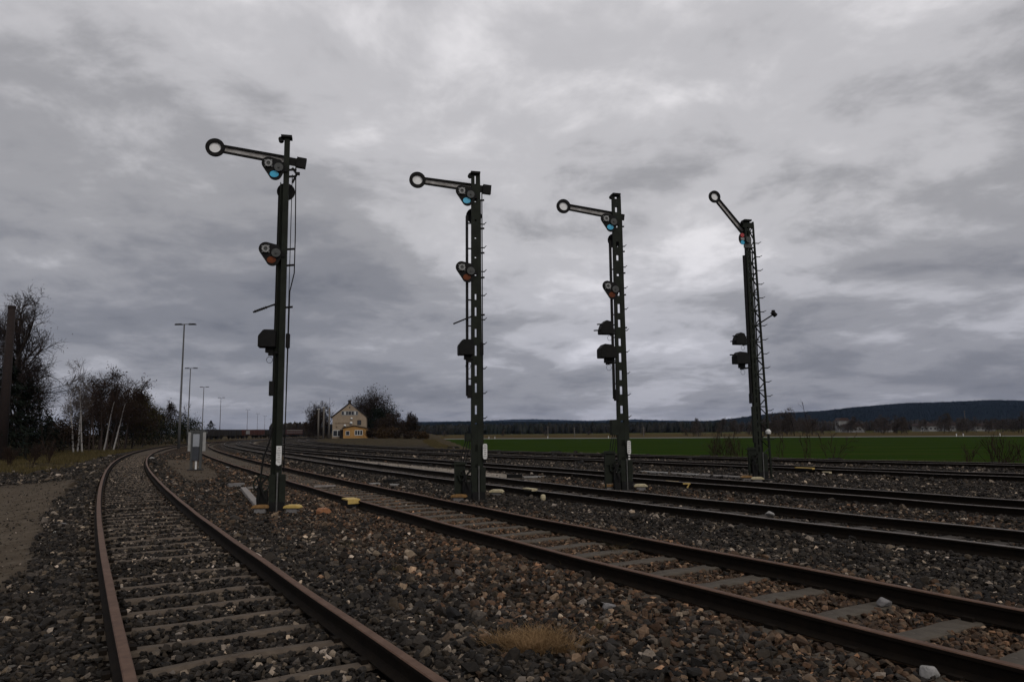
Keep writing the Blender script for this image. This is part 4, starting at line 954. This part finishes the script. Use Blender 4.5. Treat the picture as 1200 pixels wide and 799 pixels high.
for (px, pt, lab) in ((373.5,479,'left one of three pale poles beside the gabled house'),(379.7,477,'middle one of three pale poles beside the gabled house'),(386.2,478,'right pale pole with thin antenna close to the gabled house')):
    t = AY(px, pt, 188.); rr = empty('pale_pole', (t.x,188.,-.25), 0, lab, 'pole', 'pale poles beside the house')
    MB().tube([(0,0,-.1),(0,0,t.z+.25)], [.27,.19], 10).build('shaft', WOODP, rr, smooth=True)
    if px > 385: MB().tube([(0,0,t.z+.2),(.02,0,t.z+3.0)], .035, 5).build('antenna', BLACKP, rr)
    else: MB().box((-.05,0,t.z+.2), (.6,.2,.22)).build('lamp_head', FRAMEW, rr)
HG = 'trees and bushes around the house'
tree('bare_tree', on_ground(381,206), 'bare tree crown behind the three pale poles', 'tree', HG, BARK, TWIG, BROWNL, seed=201, h=9.6, spread=4.6, levels=4, dens=1.15, upright=.55, twig_r=.034, leaf=900, leaf_size=.18, crown_from=.2, dome=.48)
tree('bare_tree', on_ground(372,200), 'lower bare tree left of the three pale poles', 'tree', HG, BARK, TWIG, BROWNL, seed=202, h=7.4, spread=3.2, levels=4, dens=1.1, upright=.55, twig_r=.035, leaf=800, leaf_size=.22, crown_from=.1)
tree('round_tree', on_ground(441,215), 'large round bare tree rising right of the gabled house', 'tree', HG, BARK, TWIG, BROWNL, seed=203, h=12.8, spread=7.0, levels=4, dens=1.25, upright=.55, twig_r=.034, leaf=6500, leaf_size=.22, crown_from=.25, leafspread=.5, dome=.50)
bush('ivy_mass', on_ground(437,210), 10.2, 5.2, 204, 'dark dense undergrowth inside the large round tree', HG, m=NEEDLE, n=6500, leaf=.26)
for i, (px, Yd, h, w, lab, m) in enumerate(((447,186,4.6,3.0,'dark bush hiding the right wall of the house',BROWNL),(457,188,5.8,3.4,'tall dark brown bush right of the house',BROWNL),(470,192,6.4,3.0,'tall bush at the right end of the house bushes',BROWNL),(483,196,4.6,2.2,'small round bush nearest to the green field',BROWNL),
        (455,176,3.0,3.0,'orange brown low bush in front of the house bushes',ORB),(439,180,2.2,2.0,'low dark bush at the corner of the yellow extension',BROWNL),(492,150,1.3,2.0,'low tan bush at the left end of the green field',ORB),(475,160,1.8,3.5,'low brown scrub in front of the house bushes',BROWNL))):
    bush('bush', on_ground(px,Yd), h, w, 210+i, lab, HG, m=m, n=2600, leaf=.22, tm=TWIGR)
for i, (px, Yd, h, lab) in enumerate(((463,188,7.0,'thin bare tree among the bushes right of the house'),(478,194,6.4,'slim bare tree near the right end of the bushes'),(357,270,6.5,'small bare tree left of the pale poles'),(345,280,5.5,'small bare tree beyond the solid mast signal'))):
    tree('bare_tree', on_ground(px,Yd), lab, 'tree', HG, BARK, TWIGR, BROWNL, seed=230+i, h=h, spread=3., levels=4, dens=1., upright=.6, twig_r=.035, leaf=700, leaf_size=.2, crown_from=.08)

# ------------------------------------------------------------------ train of low wagons
WP0, WP1 = Vector((-78.5,172,-.15)), Vector((-70.5,240,-.15)); wd = (WP1-WP0).normalized(); wa = math.atan2(wd.y, wd.x)
nw = 5; step = (WP1-WP0).length/nw
WLAB = ('dark brown low goods wagon nearest to the relay cabinet','dark goods wagon, second from the relay cabinet','red brown goods wagon with a pale panel on its side','dark red goods wagon between the pale panelled and the striped one','red wagon with two pale stripes at the far end of the train')
def wagon(i):
    c = WP0+wd*step*(i+.5)
    r = empty('goods_wagon', c, wa, WLAB[i], 'wagon', 'goods wagons of the train')
    m = WAGR if i in (2,4) else WAGB; L = step-1.2
    b = MB().box((0,0,1.75), (L,2.7,1.5))
    for k in range(int(L/1.3)+1):
        for sy in (-1,1): b.box((-L/2+.1+k*(L-.2)/int(L/1.3),sy*1.38,1.75), (.12,.08,1.46))
    bb = b.build('wagon_body', m, r)
    if i == 2: MB().box((-L*.32,-1.43,1.75), (2.2,.03,1.0)).build('pale_panel', VILW, bb)
    if i == 4: MB().box((0,-1.44,2.25), (L*.96,.03,.20)).box((0,-1.44,1.55), (L*.96,.03,.14)).build('pale_stripe', VILW, bb)
    MB().box((0,0,.86), (L+.4,2.2,.22)).build('underframe', WAGB, r)
    for sx in (-1,1):
        bg = MB().box((sx*L*.34,0,.55), (2.6,2.0,.3)).build('bogie', WAGB, r)
        ww = MB()
        for q in (-.9,.9):
            for sy in (-.75,.75): ww.tube([(sx*L*.34+q,sy-.07,.46),(sx*L*.34+q,sy+.07,.46)], .46, 16)
        ww.build('wheels', WAGB, bg)
for i in range(nw): wagon(i)
# ------------------------------------------------------------------ field, road, far country
def sheet(name, pts, z, m, kind='structure'):
    return tag(MB().add([(p[0],p[1],z) for p in pts], [tuple(range(len(pts)))]).build(name, m), kind=kind)
FIELD = bpy.data.materials.new('winter_crop_green'); FIELD.use_nodes = True
def fieldmat():
    nt = FIELD.node_tree; N, L = nt.nodes, nt.links; b = N['Principled BSDF']; b.inputs['Roughness'].default_value = .95; b.inputs['Specular IOR Level'].default_value = 0.
    tc = N.new('ShaderNodeTexCoord'); mp = N.new('ShaderNodeMapping'); mp.inputs['Rotation'].default_value = (0,0,.15); mp.inputs['Scale'].default_value = (.03,.4,1); L.new(tc.outputs['Object'], mp.inputs['Vector'])
    n = N.new('ShaderNodeTexNoise'); n.inputs['Scale'].default_value = 1.; n.inputs['Detail'].default_value = 8; L.new(mp.outputs[0], n.inputs['Vector'])
    r = N.new('ShaderNodeValToRGB'); e = r.color_ramp.elements; e[0].position = .32; e[0].color = (.0135,.0285,.0050,1); e[1].position = .7; e[1].color = (.025,.044,.0080,1); x = e.new(.2); x.color = (.025,.031,.008,1)
    L.new(n.outputs['Fac'], r.inputs['Fac'])
    m2 = N.new('ShaderNodeMapping'); m2.inputs['Rotation'].default_value = (0,0,.15); L.new(tc.outputs['Object'], m2.inputs['Vector'])
    wv = N.new('ShaderNodeTexWave'); wv.bands_direction = 'Y'; wv.inputs['Scale'].default_value = .018; wv.inputs['Distortion'].default_value = .6; L.new(m2.outputs[0], wv.inputs['Vector'])
    rr = N.new('ShaderNodeValToRGB'); q = rr.color_ramp.elements; q[0].position = .90; q[0].color = (0,0,0,1); q[1].position = .97; q[1].color = (.55,.55,.55,1); L.new(wv.outputs['Fac'], rr.inputs['Fac'])
    n3 = N.new('ShaderNodeTexNoise'); n3.inputs['Scale'].default_value = .025; n3.inputs['Detail'].default_value = 7; L.new(tc.outputs['Object'], n3.inputs['Vector'])
    r3 = N.new('ShaderNodeValToRGB'); q = r3.color_ramp.elements; q[0].position = .56; q[0].color = (0,0,0,1); q[1].position = .74; q[1].color = (.7,.7,.7,1); L.new(n3.outputs['Fac'], r3.inputs['Fac'])
    mx1 = N.new('ShaderNodeMix'); mx1.data_type = 'RGBA'; mx1.inputs['B'].default_value = (.034,.030,.012,1); L.new(rr.outputs[0], mx1.inputs['Factor']); L.new(r.outputs[0], mx1.inputs['A'])
    mx2 = N.new('ShaderNodeMix'); mx2.data_type = 'RGBA'; mx2.inputs['B'].default_value = (.034,.044,.011,1); L.new(r3.outputs[0], mx2.inputs['Factor']); L.new(mx1.outputs['Result'], mx2.inputs['A'])
    L.new(mx2.outputs['Result'], b.inputs['Base Color'])
fieldmat()
nE = np.stack([EDT[:,1], -EDT[:,0]], 1)
near_edge = [tuple(q) for q, t in zip((EDGE+nE*6.5)[::6], EDGE[::6]) if t[1] < 150 and t[0] < 330 and t[1] > -260]
far_l, far_r = G(505,512.8,PLAIN), G(1260,511.5,PLAIN)
FAR_R2 = Vector((420, 150, PLAIN))
fp = near_edge+[(far_l.x,far_l.y),(far_r.x,far_r.y),(FAR_R2.x,FAR_R2.y)]
def sheet_tri(name, pts, z, m):
    o = sheet(name, pts, z, m); bm = bmesh.new(); bm.from_mesh(o.data); bmesh.ops.triangulate(bm, faces=bm.faces[:]); 
    for f in bm.faces:
        if f.normal.z < 0: f.normal_flip()
    bm.to_mesh(o.data); bm.free(); return o
sheet_tri('field', fp, PLAIN+.05, FIELD)
STUB = mat('stubble_tan', (.085,.062,.030), (.055,.044,.022), .05, .95, coords='Object', detail=8, spec=.0)
ROADM = mat('road_pale_grey', (.20,.19,.18), (.15,.145,.14), .05, .9, spec=.0)
def strip(name, a, b, m, dz):
    P = [G(*q, PLAIN) for q in a]; Q = [G(*q, PLAIN) for q in b]; n = len(P)
    mb = MB().add([(p.x,p.y,PLAIN+dz) for p in P]+[(p.x,p.y,PLAIN+dz) for p in Q], [(i,i+1,n+i+1,n+i) for i in range(n-1)]); return tag(mb.build(name, m), kind='structure')
# the horizon dips towards the left of the frame with the camera's roll, so these lines do too
hz = lambda px: 504.27-.00966*(px-600)
xs = [490,560,640,720,800,880,960,1040,1120,1200,1290]
strip('road', [(x, hz(x)+9.6+.0045*(x-490)) for x in xs], [(x, hz(x)+8.8+.0044*(x-490)) for x in xs], ROADM, .075)
strip('stubble_field', [(x, hz(x)+8.8+.0044*(x-490)) for x in xs], [(x, hz(x)+4.6+.003*(x-490)) for x in xs], STUB, .06)
strip('meadow', [(x, hz(x)+4.6+.003*(x-490)) for x in xs], [(x, hz(x)+3.6+.002*(x-490)) for x in xs], mat('meadow_dull_green', (.060,.068,.026), (.075,.070,.03), .03, .95, spec=.0), .06)

def ridge(name, crest, Yd, depth, m, jag, n=700, seed=0):
    R = np.random.default_rng(seed); cx = [c[0] for c in crest]; cy = [c[1] for c in crest]; px = np.linspace(cx[0], cx[-1], n)
    Z_ = np.interp(px, cx, cy); V = []; rows = 34
    top = np.array([AY(a, b, Yd)[:] for a, b in zip(px, Z_)])
    base = np.array([PLAIN-3]*n)
    for k in range(rows):
        t = k/(rows-1); f = math.sin(t*PI/2)
        jz = R.normal(0, jag, n)*(.5+.5*t)
        jz = np.maximum(jz, -.6*jag)
        V.append(np.stack([top[:,0]*(1-(1-t)*depth/Yd), top[:,1]-(1-t)*depth, base+(top[:,2]-base)*f+jz], 1))
    V.append(np.stack([top[:,0]*(1+depth*.6/Yd), top[:,1]+depth*.6, base], 1))
    V = np.vstack(V); rows += 1
    ii = np.arange(rows-1)[:,None]*n; jj = np.arange(n-1)[None,:]
    Fq = np.stack([ii+jj, ii+jj+1, ii+n+jj+1, ii+n+jj], -1).reshape(-1,4)
    return tag(np_mesh(name, V, Fq, m), kind='structure')
HILLM = mat('hill_forest', (.005,.009,.012), (.009,.013,.016), .012, .95, 6., .08, detail=8, spec=.0)
ridge('far_hills', [(430,497),(490,494.5),(540,494),(575,493),(600,491.8),(625,491.4),(650,492),(690,493.3),(720,492.2),(745,491.6),(775,492.8),(830,493.6),(900,493)], 6800, 900, HILLM, 3.5, 500, 1)
ridge('wooded_hill', [(800,496),(845,492.5),(862,490.5),(880,488),(910,484.5),(935,483.5),(965,482),(1000,478),(1030,475.5),(1050,474),(1065,473),(1100,472.2),(1140,470.5),(1165,469.6),(1200,470.3),(1260,471),(1330,474)], 2600, 900, HILLM, 1.5, 900, 2)
ridge('low_hills', [(380,498),(450,497),(490,496.2),(540,494.6),(600,494.6),(640,494.2),(700,494.8),(760,494),(800,494.2),(850,493.4),(900,493.5),(990,494)], 1900, 600, HILLM, 1.0, 800, 3)

def far_wood(name, pa, pb, Y0, Y1, n, h0, h1, label, seed, m=FORESTM, cone=.5):
    R = random.Random(seed); V, Fq = [], []
    for i in range(n):
        px = R.uniform(pa, pb); Yd = R.uniform(Y0, Y1); d = ray(px, 500); x = d.x/d.y*Yd; h = R.uniform(h0, h1); w = h*R.uniform(.16,.34); o = len(V); z0 = PLAIN-.3
        con = R.random() < cone; prof = ((.05,.75),(.35,1.),(.7,.62),(1.,.05)) if con else ((.08,.6),(.4,1.),(.75,.85),(1.,.25))
        k = 6
        for (t, f) in prof:
            for q in range(k): a = 2*PI*q/k+R.uniform(-.3,.3); rr = w*f*R.uniform(.7,1.2); V.append((x+rr*math.cos(a), Yd+rr*math.sin(a), z0+h*t+R.uniform(-.04,.04)*h))
        for j in range(3):
            for q in range(k): q2 = (q+1) % k; Fq.append((o+j*k+q,o+j*k+q2,o+(j+1)*k+q2,o+(j+1)*k+q))
    return tag(np_mesh(name, np.array(V), np.array(Fq), m), label, 'wood', kind='stuff')
far_wood('far_forest', 455, 865, 640, 900, 3000, 6.5, 10.5, 'dark distant forest beyond the fields', 1)
far_wood('far_forest', 318, 374, 330, 470, 420, 5, 8.5, 'dark far wood behind the wagons and lamp posts', 2, FORESTB, 0.)
far_wood('far_forest', 850, 1330, 700, 1100, 2600, 7, 11, 'dark distant woodland at the foot of the hill', 3, FORESTB)
# bare trees of the village belt
protos = []
for i in range(4):
    T, tw, lf = tree_mesh(seed=300+i, h=10.5+i*.8, spread=(4.2,3.4,4.8,3.8)[i], levels=3, dens=1.35, upright=.6, twig_r=.055, crown_from=.1, leaf=300, leaf_size=.30, leafspread=.45, trunks=1)
    r = empty('bare_tree', (0,0,0), 0); T.build('trunk', BARK, r); c_ = np_mesh('crown', tw[0], tw[1], TWIGF, parent=r); np_mesh('leaves', lf[0], lf[1], TWIGF, parent=c_); protos.append([r, 0])
belt = []
R = random.Random(77)
for i in range(72):
    belt.append((R.uniform(858,1215), R.uniform(330,475)))
belt += [(812,300),(806,320),(818,330),(845,300),(640,420),(690,430),(590,420),(560,440),(755,410),(520,400),(930,300),(940,310),(922,305),(912,320),(900,315),(951,305),(885,320)]
for px, Yd in belt:
    k = R.randrange(4); pr, used = protos[k]
    o = pr if not used else copy_tree(pr); protos[k][1] = 1
    d = ray(px, 500); s = R.uniform(.45,.85)*(1.25 if 895 < px < 955 and Yd < 325 else 1)*(.55 if px < 800 else 1)
    o.location = (d.x/d.y*Yd, Yd, PLAIN-.1); o.rotation_euler = (0,0,R.uniform(0,6)); o.scale = (s,s,s*R.uniform(.9,1.1))
    tag(o, 'far bare brown tree beyond the fields under the hill' if px > 850 else 'far small bare tree beyond the green field', 'tree', 'far bare trees below the hill' if px > 850 else 'far bare trees beyond the field')
for i, (px, Yd, w, h, lab) in enumerate(((1000,480,11,3.6,'pale flat building behind the bare trees, farthest left'),(1036,490,9,3.4,'white building left of the long pale hall'),(1088,500,18,3.6,'long pale hall beyond the stubble field'),(1109,480,7,3.8,'white house close right of the long pale hall'),(1150,490,13,3.2,'low white building near the picture edge'),(987,520,7,8,'pale tower like house under the hill'))):
    d = ray(px, 500); r = empty('village_building', (d.x/d.y*Yd,Yd,PLAIN), rnd.uniform(-.2,.2), lab, 'building', 'pale buildings of the far village')
    MB().box((0,0,h/2), (w,9,h)).build('wall', VILW, r)
    MB().prism([(-w/2-.4,0),(w/2+.4,0),(w/2-1.0,2.0),(-w/2+1.0,2.0)], (0,4.9,h), X, Z, 9.8).build('roof', VILR, r)
    wn = MB()
    for k in range(int(w/3)): wn.box((-w/2+1.6+k*3,-4.52,h*.55), (1.2,.06,1.2))
    wn.build('window', GLASSD, r)
for px, pt, Yd, lab in ((642,499,330,'thin far utility pole left of the pale pair'),(673,500.5,330,'pale far utility pole right of the slotted mast'),(754,500,330,'thin far utility pole right of the two lamp signal'),(1130,481,420,'tall thin pole among the far village trees')):
    t = AY(px, pt, Yd); r = empty('utility_pole', (t.x,Yd,PLAIN), 0, lab, 'pole', 'far utility poles')
    MB().tube([(0,0,0),(0,0,t.z-PLAIN)], [.22,.16], 8).build('shaft', WOODP, r); MB().box((0,0,t.z-PLAIN-.5), (1.4,.12,.12)).build('cross_arm', WOODP, r)
for px in (573,580,642,713,724,1121,1129,1172):
    p_ = G(px, hz(px)+9.3+.0045*(px-490), PLAIN); r = tag(MB().box(p_+Vector((0,0,.5)), (.20,.20,.9)).build('marker_post', SIGNW), 'small white marker post along the far road', 'marker post', 'white marker posts along the far road')
# things on the field edge
p = on_ground(772,51.); r = tag(MB().tube([(p.x,p.y,p.z-.1),(p.x,p.y,p.z+.35),(p.x+.01,p.y,p.z+.85)], [.27,.26,.25], 14).build('wooden_stump', mat('stump_dark', (.030,.022,.019), (.018,.014,.013), 6, .9)), 'dark brown stump standing at the green field edge', 'stump')
for px, Yd, w, lab in ((975,40,.9,'flat dark slab under the bare sapling at the field edge'),(1165,34,1.0,'flat dark slab under the bare shrub near the picture edge'),(578,62,1.6,'flat dark slab at the field edge right of the slotted mast'),(650,58,1.1,'flat dark slab at the field edge between two signals'),(824,46,.9,'flat dark slab at the field edge left of the raised arm signal'),(530,70,1.4,'flat dark slab at the field edge left of the slotted mast')):
    p = on_ground(px, Yd); p.z = max(p.z, -.45); simple('dark_slab', MB().box(p+Vector((0,0,.06)), (w,.4,.14)).box(p+Vector((w*.05,0,.16)), (w*.7,.3,.07)).box(p+Vector((0,0,-.35)), (w*.8,.3,.72)), BLACKP, lab, 'slab', 'dark slabs at the field edge')
SG = 'bare saplings and shrubs at the field edge'
for i, (px, Yd, h, sp, tr, lv, lab) in enumerate(((850,44,1.9,1.0,6,3,'reddish bare shrub left of the raised arm signal'),(835,45,1.5,.9,5,3,'low bare shrub farther left of the raised arm signal'),(864,43,1.6,.8,4,3,'bare shrub touching the raised arm signal'),(914,41,1.9,.5,2,3,'slim bare sapling right of the raised arm signal'),
        (951,41,3.7,.7,1,3,'tallest thin bare sapling at the field edge'),(944,41,1.9,.5,2,3,'small bare sapling beside the tallest thin one'),(975,40,2.1,.8,3,3,'branching bare sapling above a dark slab'),(1165,34,1.7,1.1,5,3,'wide bare shrub above a dark slab near the picture edge'),(1130,36,1.4,.6,3,3,'small bare shrub left of the wide bare shrub'),(1190,33,1.5,.7,3,3,'bare shrub at the picture edge'))):
    g = on_ground(px, Yd); g.z = max(g.z, -.7)-.25
    tree('bare_sapling', g, lab, 'shrub', SG, TWIGR, TWIGR, None, seed=400+i, h=h+.3, spread=sp, levels=lv, dens=.50, upright=.95, crown_from=.2, twig_r=.0048, trunks=tr, trunk_r=.014)
# tan grass along the embankment edge
def edge_grass():
    V, Fq, o = [], [], 0
    E2 = EDGE[(EDGE[:,1] > 16) & (EDGE[:,1] < 140) & (EDGE[:,0] < 40)]; T2 = EDT[(EDGE[:,1] > 16) & (EDGE[:,1] < 140) & (EDGE[:,0] < 40)]
    P = []
    for _ in range(5000):
        j = rnd.randrange(len(E2)); P.append(E2[j]+np.array([T2[j][1],-T2[j][0]])*rnd.uniform(-.9,1.6)+T2[j]*rnd.uniform(-.5,.5))
    P = np.array(P); z = ground_z(P)
    for (x, y), zz in zip(P, z):
        for q in range(3):
            b = rnd.uniform(0,2*PI); h = rnd.uniform(.05,.20); w = .012; t = rnd.uniform(0,PI); x1, y1 = x+rnd.uniform(-.1,.1), y+rnd.uniform(-.1,.1)
            V += [(x1-w*math.cos(t),y1-w*math.sin(t),zz-.02),(x1+w*math.cos(t),y1+w*math.sin(t),zz-.02),(x1+math.cos(b)*h*.5,y1+math.sin(b)*h*.5,zz+h)]; Fq.append((o,o+1,o+2)); o += 3
    return np.array(V), np.array(Fq)
V, Fq = edge_grass(); tag(np_mesh('edge_grass', V, Fq, DRYG2), 'thin dull grass along the edge of the railway embankment', 'grass', kind='stuff')

# ------------------------------------------------------------------ sky and light
# the air between here and the hills
hm = bpy.data.materials.new('haze_air'); hm.use_nodes = True
for n in list(hm.node_tree.nodes):
    if n.type == 'BSDF_PRINCIPLED': hm.node_tree.nodes.remove(n)
pv = hm.node_tree.nodes.new('ShaderNodeVolumePrincipled'); pv.inputs['Color'].default_value = (.48,.64,1.,1); pv.inputs['Density'].default_value = .000028; pv.inputs['Anisotropy'].default_value = .2
hm.node_tree.links.new(pv.outputs[0], hm.node_tree.nodes['Material Output'].inputs['Volume'])
tag(MB().box((0,4000,115), (24000,13000,260)).build('haze', hm), kind='stuff')

world = bpy.data.worlds.new('World'); scene.world = world; world.use_nodes = True
SUN_EL, SUN_AZ = math.radians(38), math.radians(150)
def sky():
    nt = world.node_tree; N, L = nt.nodes, nt.links; bg = N['Background']; bg.inputs['Strength'].default_value = .1
    tc = N.new('ShaderNodeTexCoord'); sep = N.new('ShaderNodeSeparateXYZ'); L.new(tc.outputs['Generated'], sep.inputs[0])
    def m(op, a, b=None, c=None):
        n = N.new('ShaderNodeMath'); n.operation = op
        for i, v in enumerate((a, b, c)):
            if v is None: continue
            if isinstance(v, (int,float)): n.inputs[i].default_value = v
            else: L.new(v, n.inputs[i])
        return n.outputs[0]
    def mr(v, a, b, c, d, sm=True):
        n = N.new('ShaderNodeMapRange'); n.interpolation_type = 'SMOOTHSTEP' if sm else 'LINEAR'
        for i, q in zip(('From Min','From Max','To Min','To Max'), (a,b,c,d)): n.inputs[i].default_value = q
        L.new(v, n.inputs['Value']); return n.outputs['Result']
    zc = m('MAXIMUM', sep.outputs['Z'], 0.); den = m('ADD', zc, .20)
    cx, cy = m('DIVIDE', sep.outputs['X'], den), m('DIVIDE', sep.outputs['Y'], den)
    cmb = N.new('ShaderNodeCombineXYZ'); L.new(cx, cmb.inputs[0]); L.new(cy, cmb.inputs[1])
    def noise(scale, det, rough, off, dist=0., lac=2.1, sc=(1,1,1)):
        mp = N.new('ShaderNodeMapping'); mp.inputs['Location'].default_value = off; mp.inputs['Scale'].default_value = sc; L.new(cmb.outputs[0], mp.inputs['Vector'])
        n = N.new('ShaderNodeTexNoise'); n.inputs['Scale'].default_value = scale; n.inputs['Detail'].default_value = det; n.inputs['Roughness'].default_value = rough; n.inputs['Distortion'].default_value = dist; n.inputs['Lacunarity'].default_value = lac
        L.new(mp.outputs[0], n.inputs['Vector']); return n.outputs['Fac']
    # rolls of stratocumulus: a broad deck, torn heaps warped so that they do not line up, and edges lit on their near side
    wn = N.new('ShaderNodeTexNoise'); wn.inputs['Scale'].default_value = 1.6; wn.inputs['Detail'].default_value = 2; L.new(cmb.outputs[0], wn.inputs['Vector'])
    ws = N.new('ShaderNodeVectorMath'); ws.operation = 'MULTIPLY_ADD'; L.new(wn.outputs['Color'], ws.inputs[0]); ws.inputs[1].default_value = (.25,.25,0); L.new(cmb.outputs[0], ws.inputs[2])
    def at_scale(k):
        n = N.new('ShaderNodeVectorMath'); n.operation = 'SCALE'; L.new(ws.outputs[0], n.inputs[0]); n.inputs['Scale'].default_value = k; return n
    cmb = ws
    big = noise(.45, 2, .45, (5.1,2.7,0)); mid = noise(1.35, 8, .54, (1.3,9.2,2.)); heap = noise(3.1, 8, .58, (4.3,.7,1.))
    cmb = at_scale(1.055)
    mid2 = noise(1.35, 8, .54, (1.3,9.2,2.)); heap2 = noise(3.1, 8, .58, (4.3,.7,1.))
    edge = m('ADD', m('SUBTRACT', mid2, mid), m('MULTIPLY', m('SUBTRACT', heap2, heap), .55))
    v = m('ADD', m('MULTIPLY', big, .5), m('ADD', m('MULTIPLY', mid, .85), m('MULTIPLY', heap, .32)))
    v = m('ADD', v, m('MULTIPLY', edge, .95))
    def lobe(d, amount, a, b_):
        n = N.new('ShaderNodeVectorMath'); n.operation = 'DOT_PRODUCT'; L.new(tc.outputs['Generated'], n.inputs[0]); n.inputs[1].default_value = d
        return m('MULTIPLY', mr(n.outputs['Value'], a, b_, 0., 1.), amount)
    # where the deck is thinner or thicker
    for d, am, a_, b_ in ((ray(800,110)[:], .24, .84, 1.), (ray(440,290)[:], -.10, .95, 1.), (ray(600,130)[:], .05, .93, 1.), (ray(1190,60)[:], .08, .93, 1.), (ray(20,40)[:], .08, .90, 1.), (ray(1110,310)[:], -.20, .95, 1.), (ray(110,310)[:], -.07, .95, 1.), ((.3,-.8,.6), .16, .2, 1.)):
        v = m('ADD', v, lobe(Vector(d).normalized(), am, a_, b_))
    lum = mr(v, .44, 1.22, 0., 1., False)
    cr = N.new('ShaderNodeValToRGB'); e = cr.color_ramp.elements; cr.color_ramp.interpolation = 'EASE'
    e[0].position = 0; e[0].color = (1.70,1.73,1.97,1); e[1].position = 1; e[1].color = (8.2,8.0,8.2,1)
    x = e.new(.27); x.color = (2.45,2.45,2.66,1); x = e.new(.5); x.color = (3.5,3.45,3.62,1); x = e.new(.72); x.color = (5.4,5.3,5.5,1)
    L.new(lum, cr.inputs['Fac'])
    # lower sky: a little dimmer and bluer, with a pale gap on the right horizon
    lowf = mr(zc, .02, .30, 1., 0.)
    hc_ = N.new('ShaderNodeMix'); hc_.data_type = 'RGBA'; hc_.blend_type = 'MULTIPLY'; hc_.inputs['B'].default_value = (.80,.815,.89,1)
    L.new(lowf, hc_.inputs['Factor']); L.new(cr.outputs['Color'], hc_.inputs['A'])
    st = N.new('ShaderNodeTexSky'); st.sky_type = 'NISHITA'; st.sun_disc = False; st.sun_elevation = SUN_EL; st.sun_rotation = SUN_AZ
    mx = N.new('ShaderNodeMix'); mx.data_type = 'RGBA'; mx.inputs['Factor'].default_value = .96
    L.new(st.outputs[0], mx.inputs['A']); L.new(hc_.outputs['Result'], mx.inputs['B'])
    L.new(mx.outputs['Result'], bg.inputs['Color'])
sky()
sl = bpy.data.lights.new('sun', 'SUN'); sl.energy = 1.0; sl.angle = math.radians(35); sl.color = (1,.97,.93)
so = bpy.data.objects.new('sun', sl); COL.objects.link(so)
sd = Vector((math.sin(SUN_AZ)*math.cos(SUN_EL), math.cos(SUN_AZ)*math.cos(SUN_EL), math.sin(SUN_EL)))
so.rotation_euler = sd.to_track_quat('Z', 'Y').to_euler()

vs_ = scene.view_settings; scene.display_settings.display_device = 'sRGB'
vs_.view_transform = 'Standard'; vs_.look = 'None'; vs_.exposure = 0; vs_.gamma = 1; vs_.use_curve_mapping = False
scene.render.engine = 'CYCLES'
scene.cycles.max_bounces = 5; scene.cycles.diffuse_bounces = 3; scene.cycles.glossy_bounces = 2; scene.cycles.use_adaptive_sampling = True; scene.cycles.adaptive_threshold = .02
try: scene.cycles.use_denoising = True
except Exception: pass
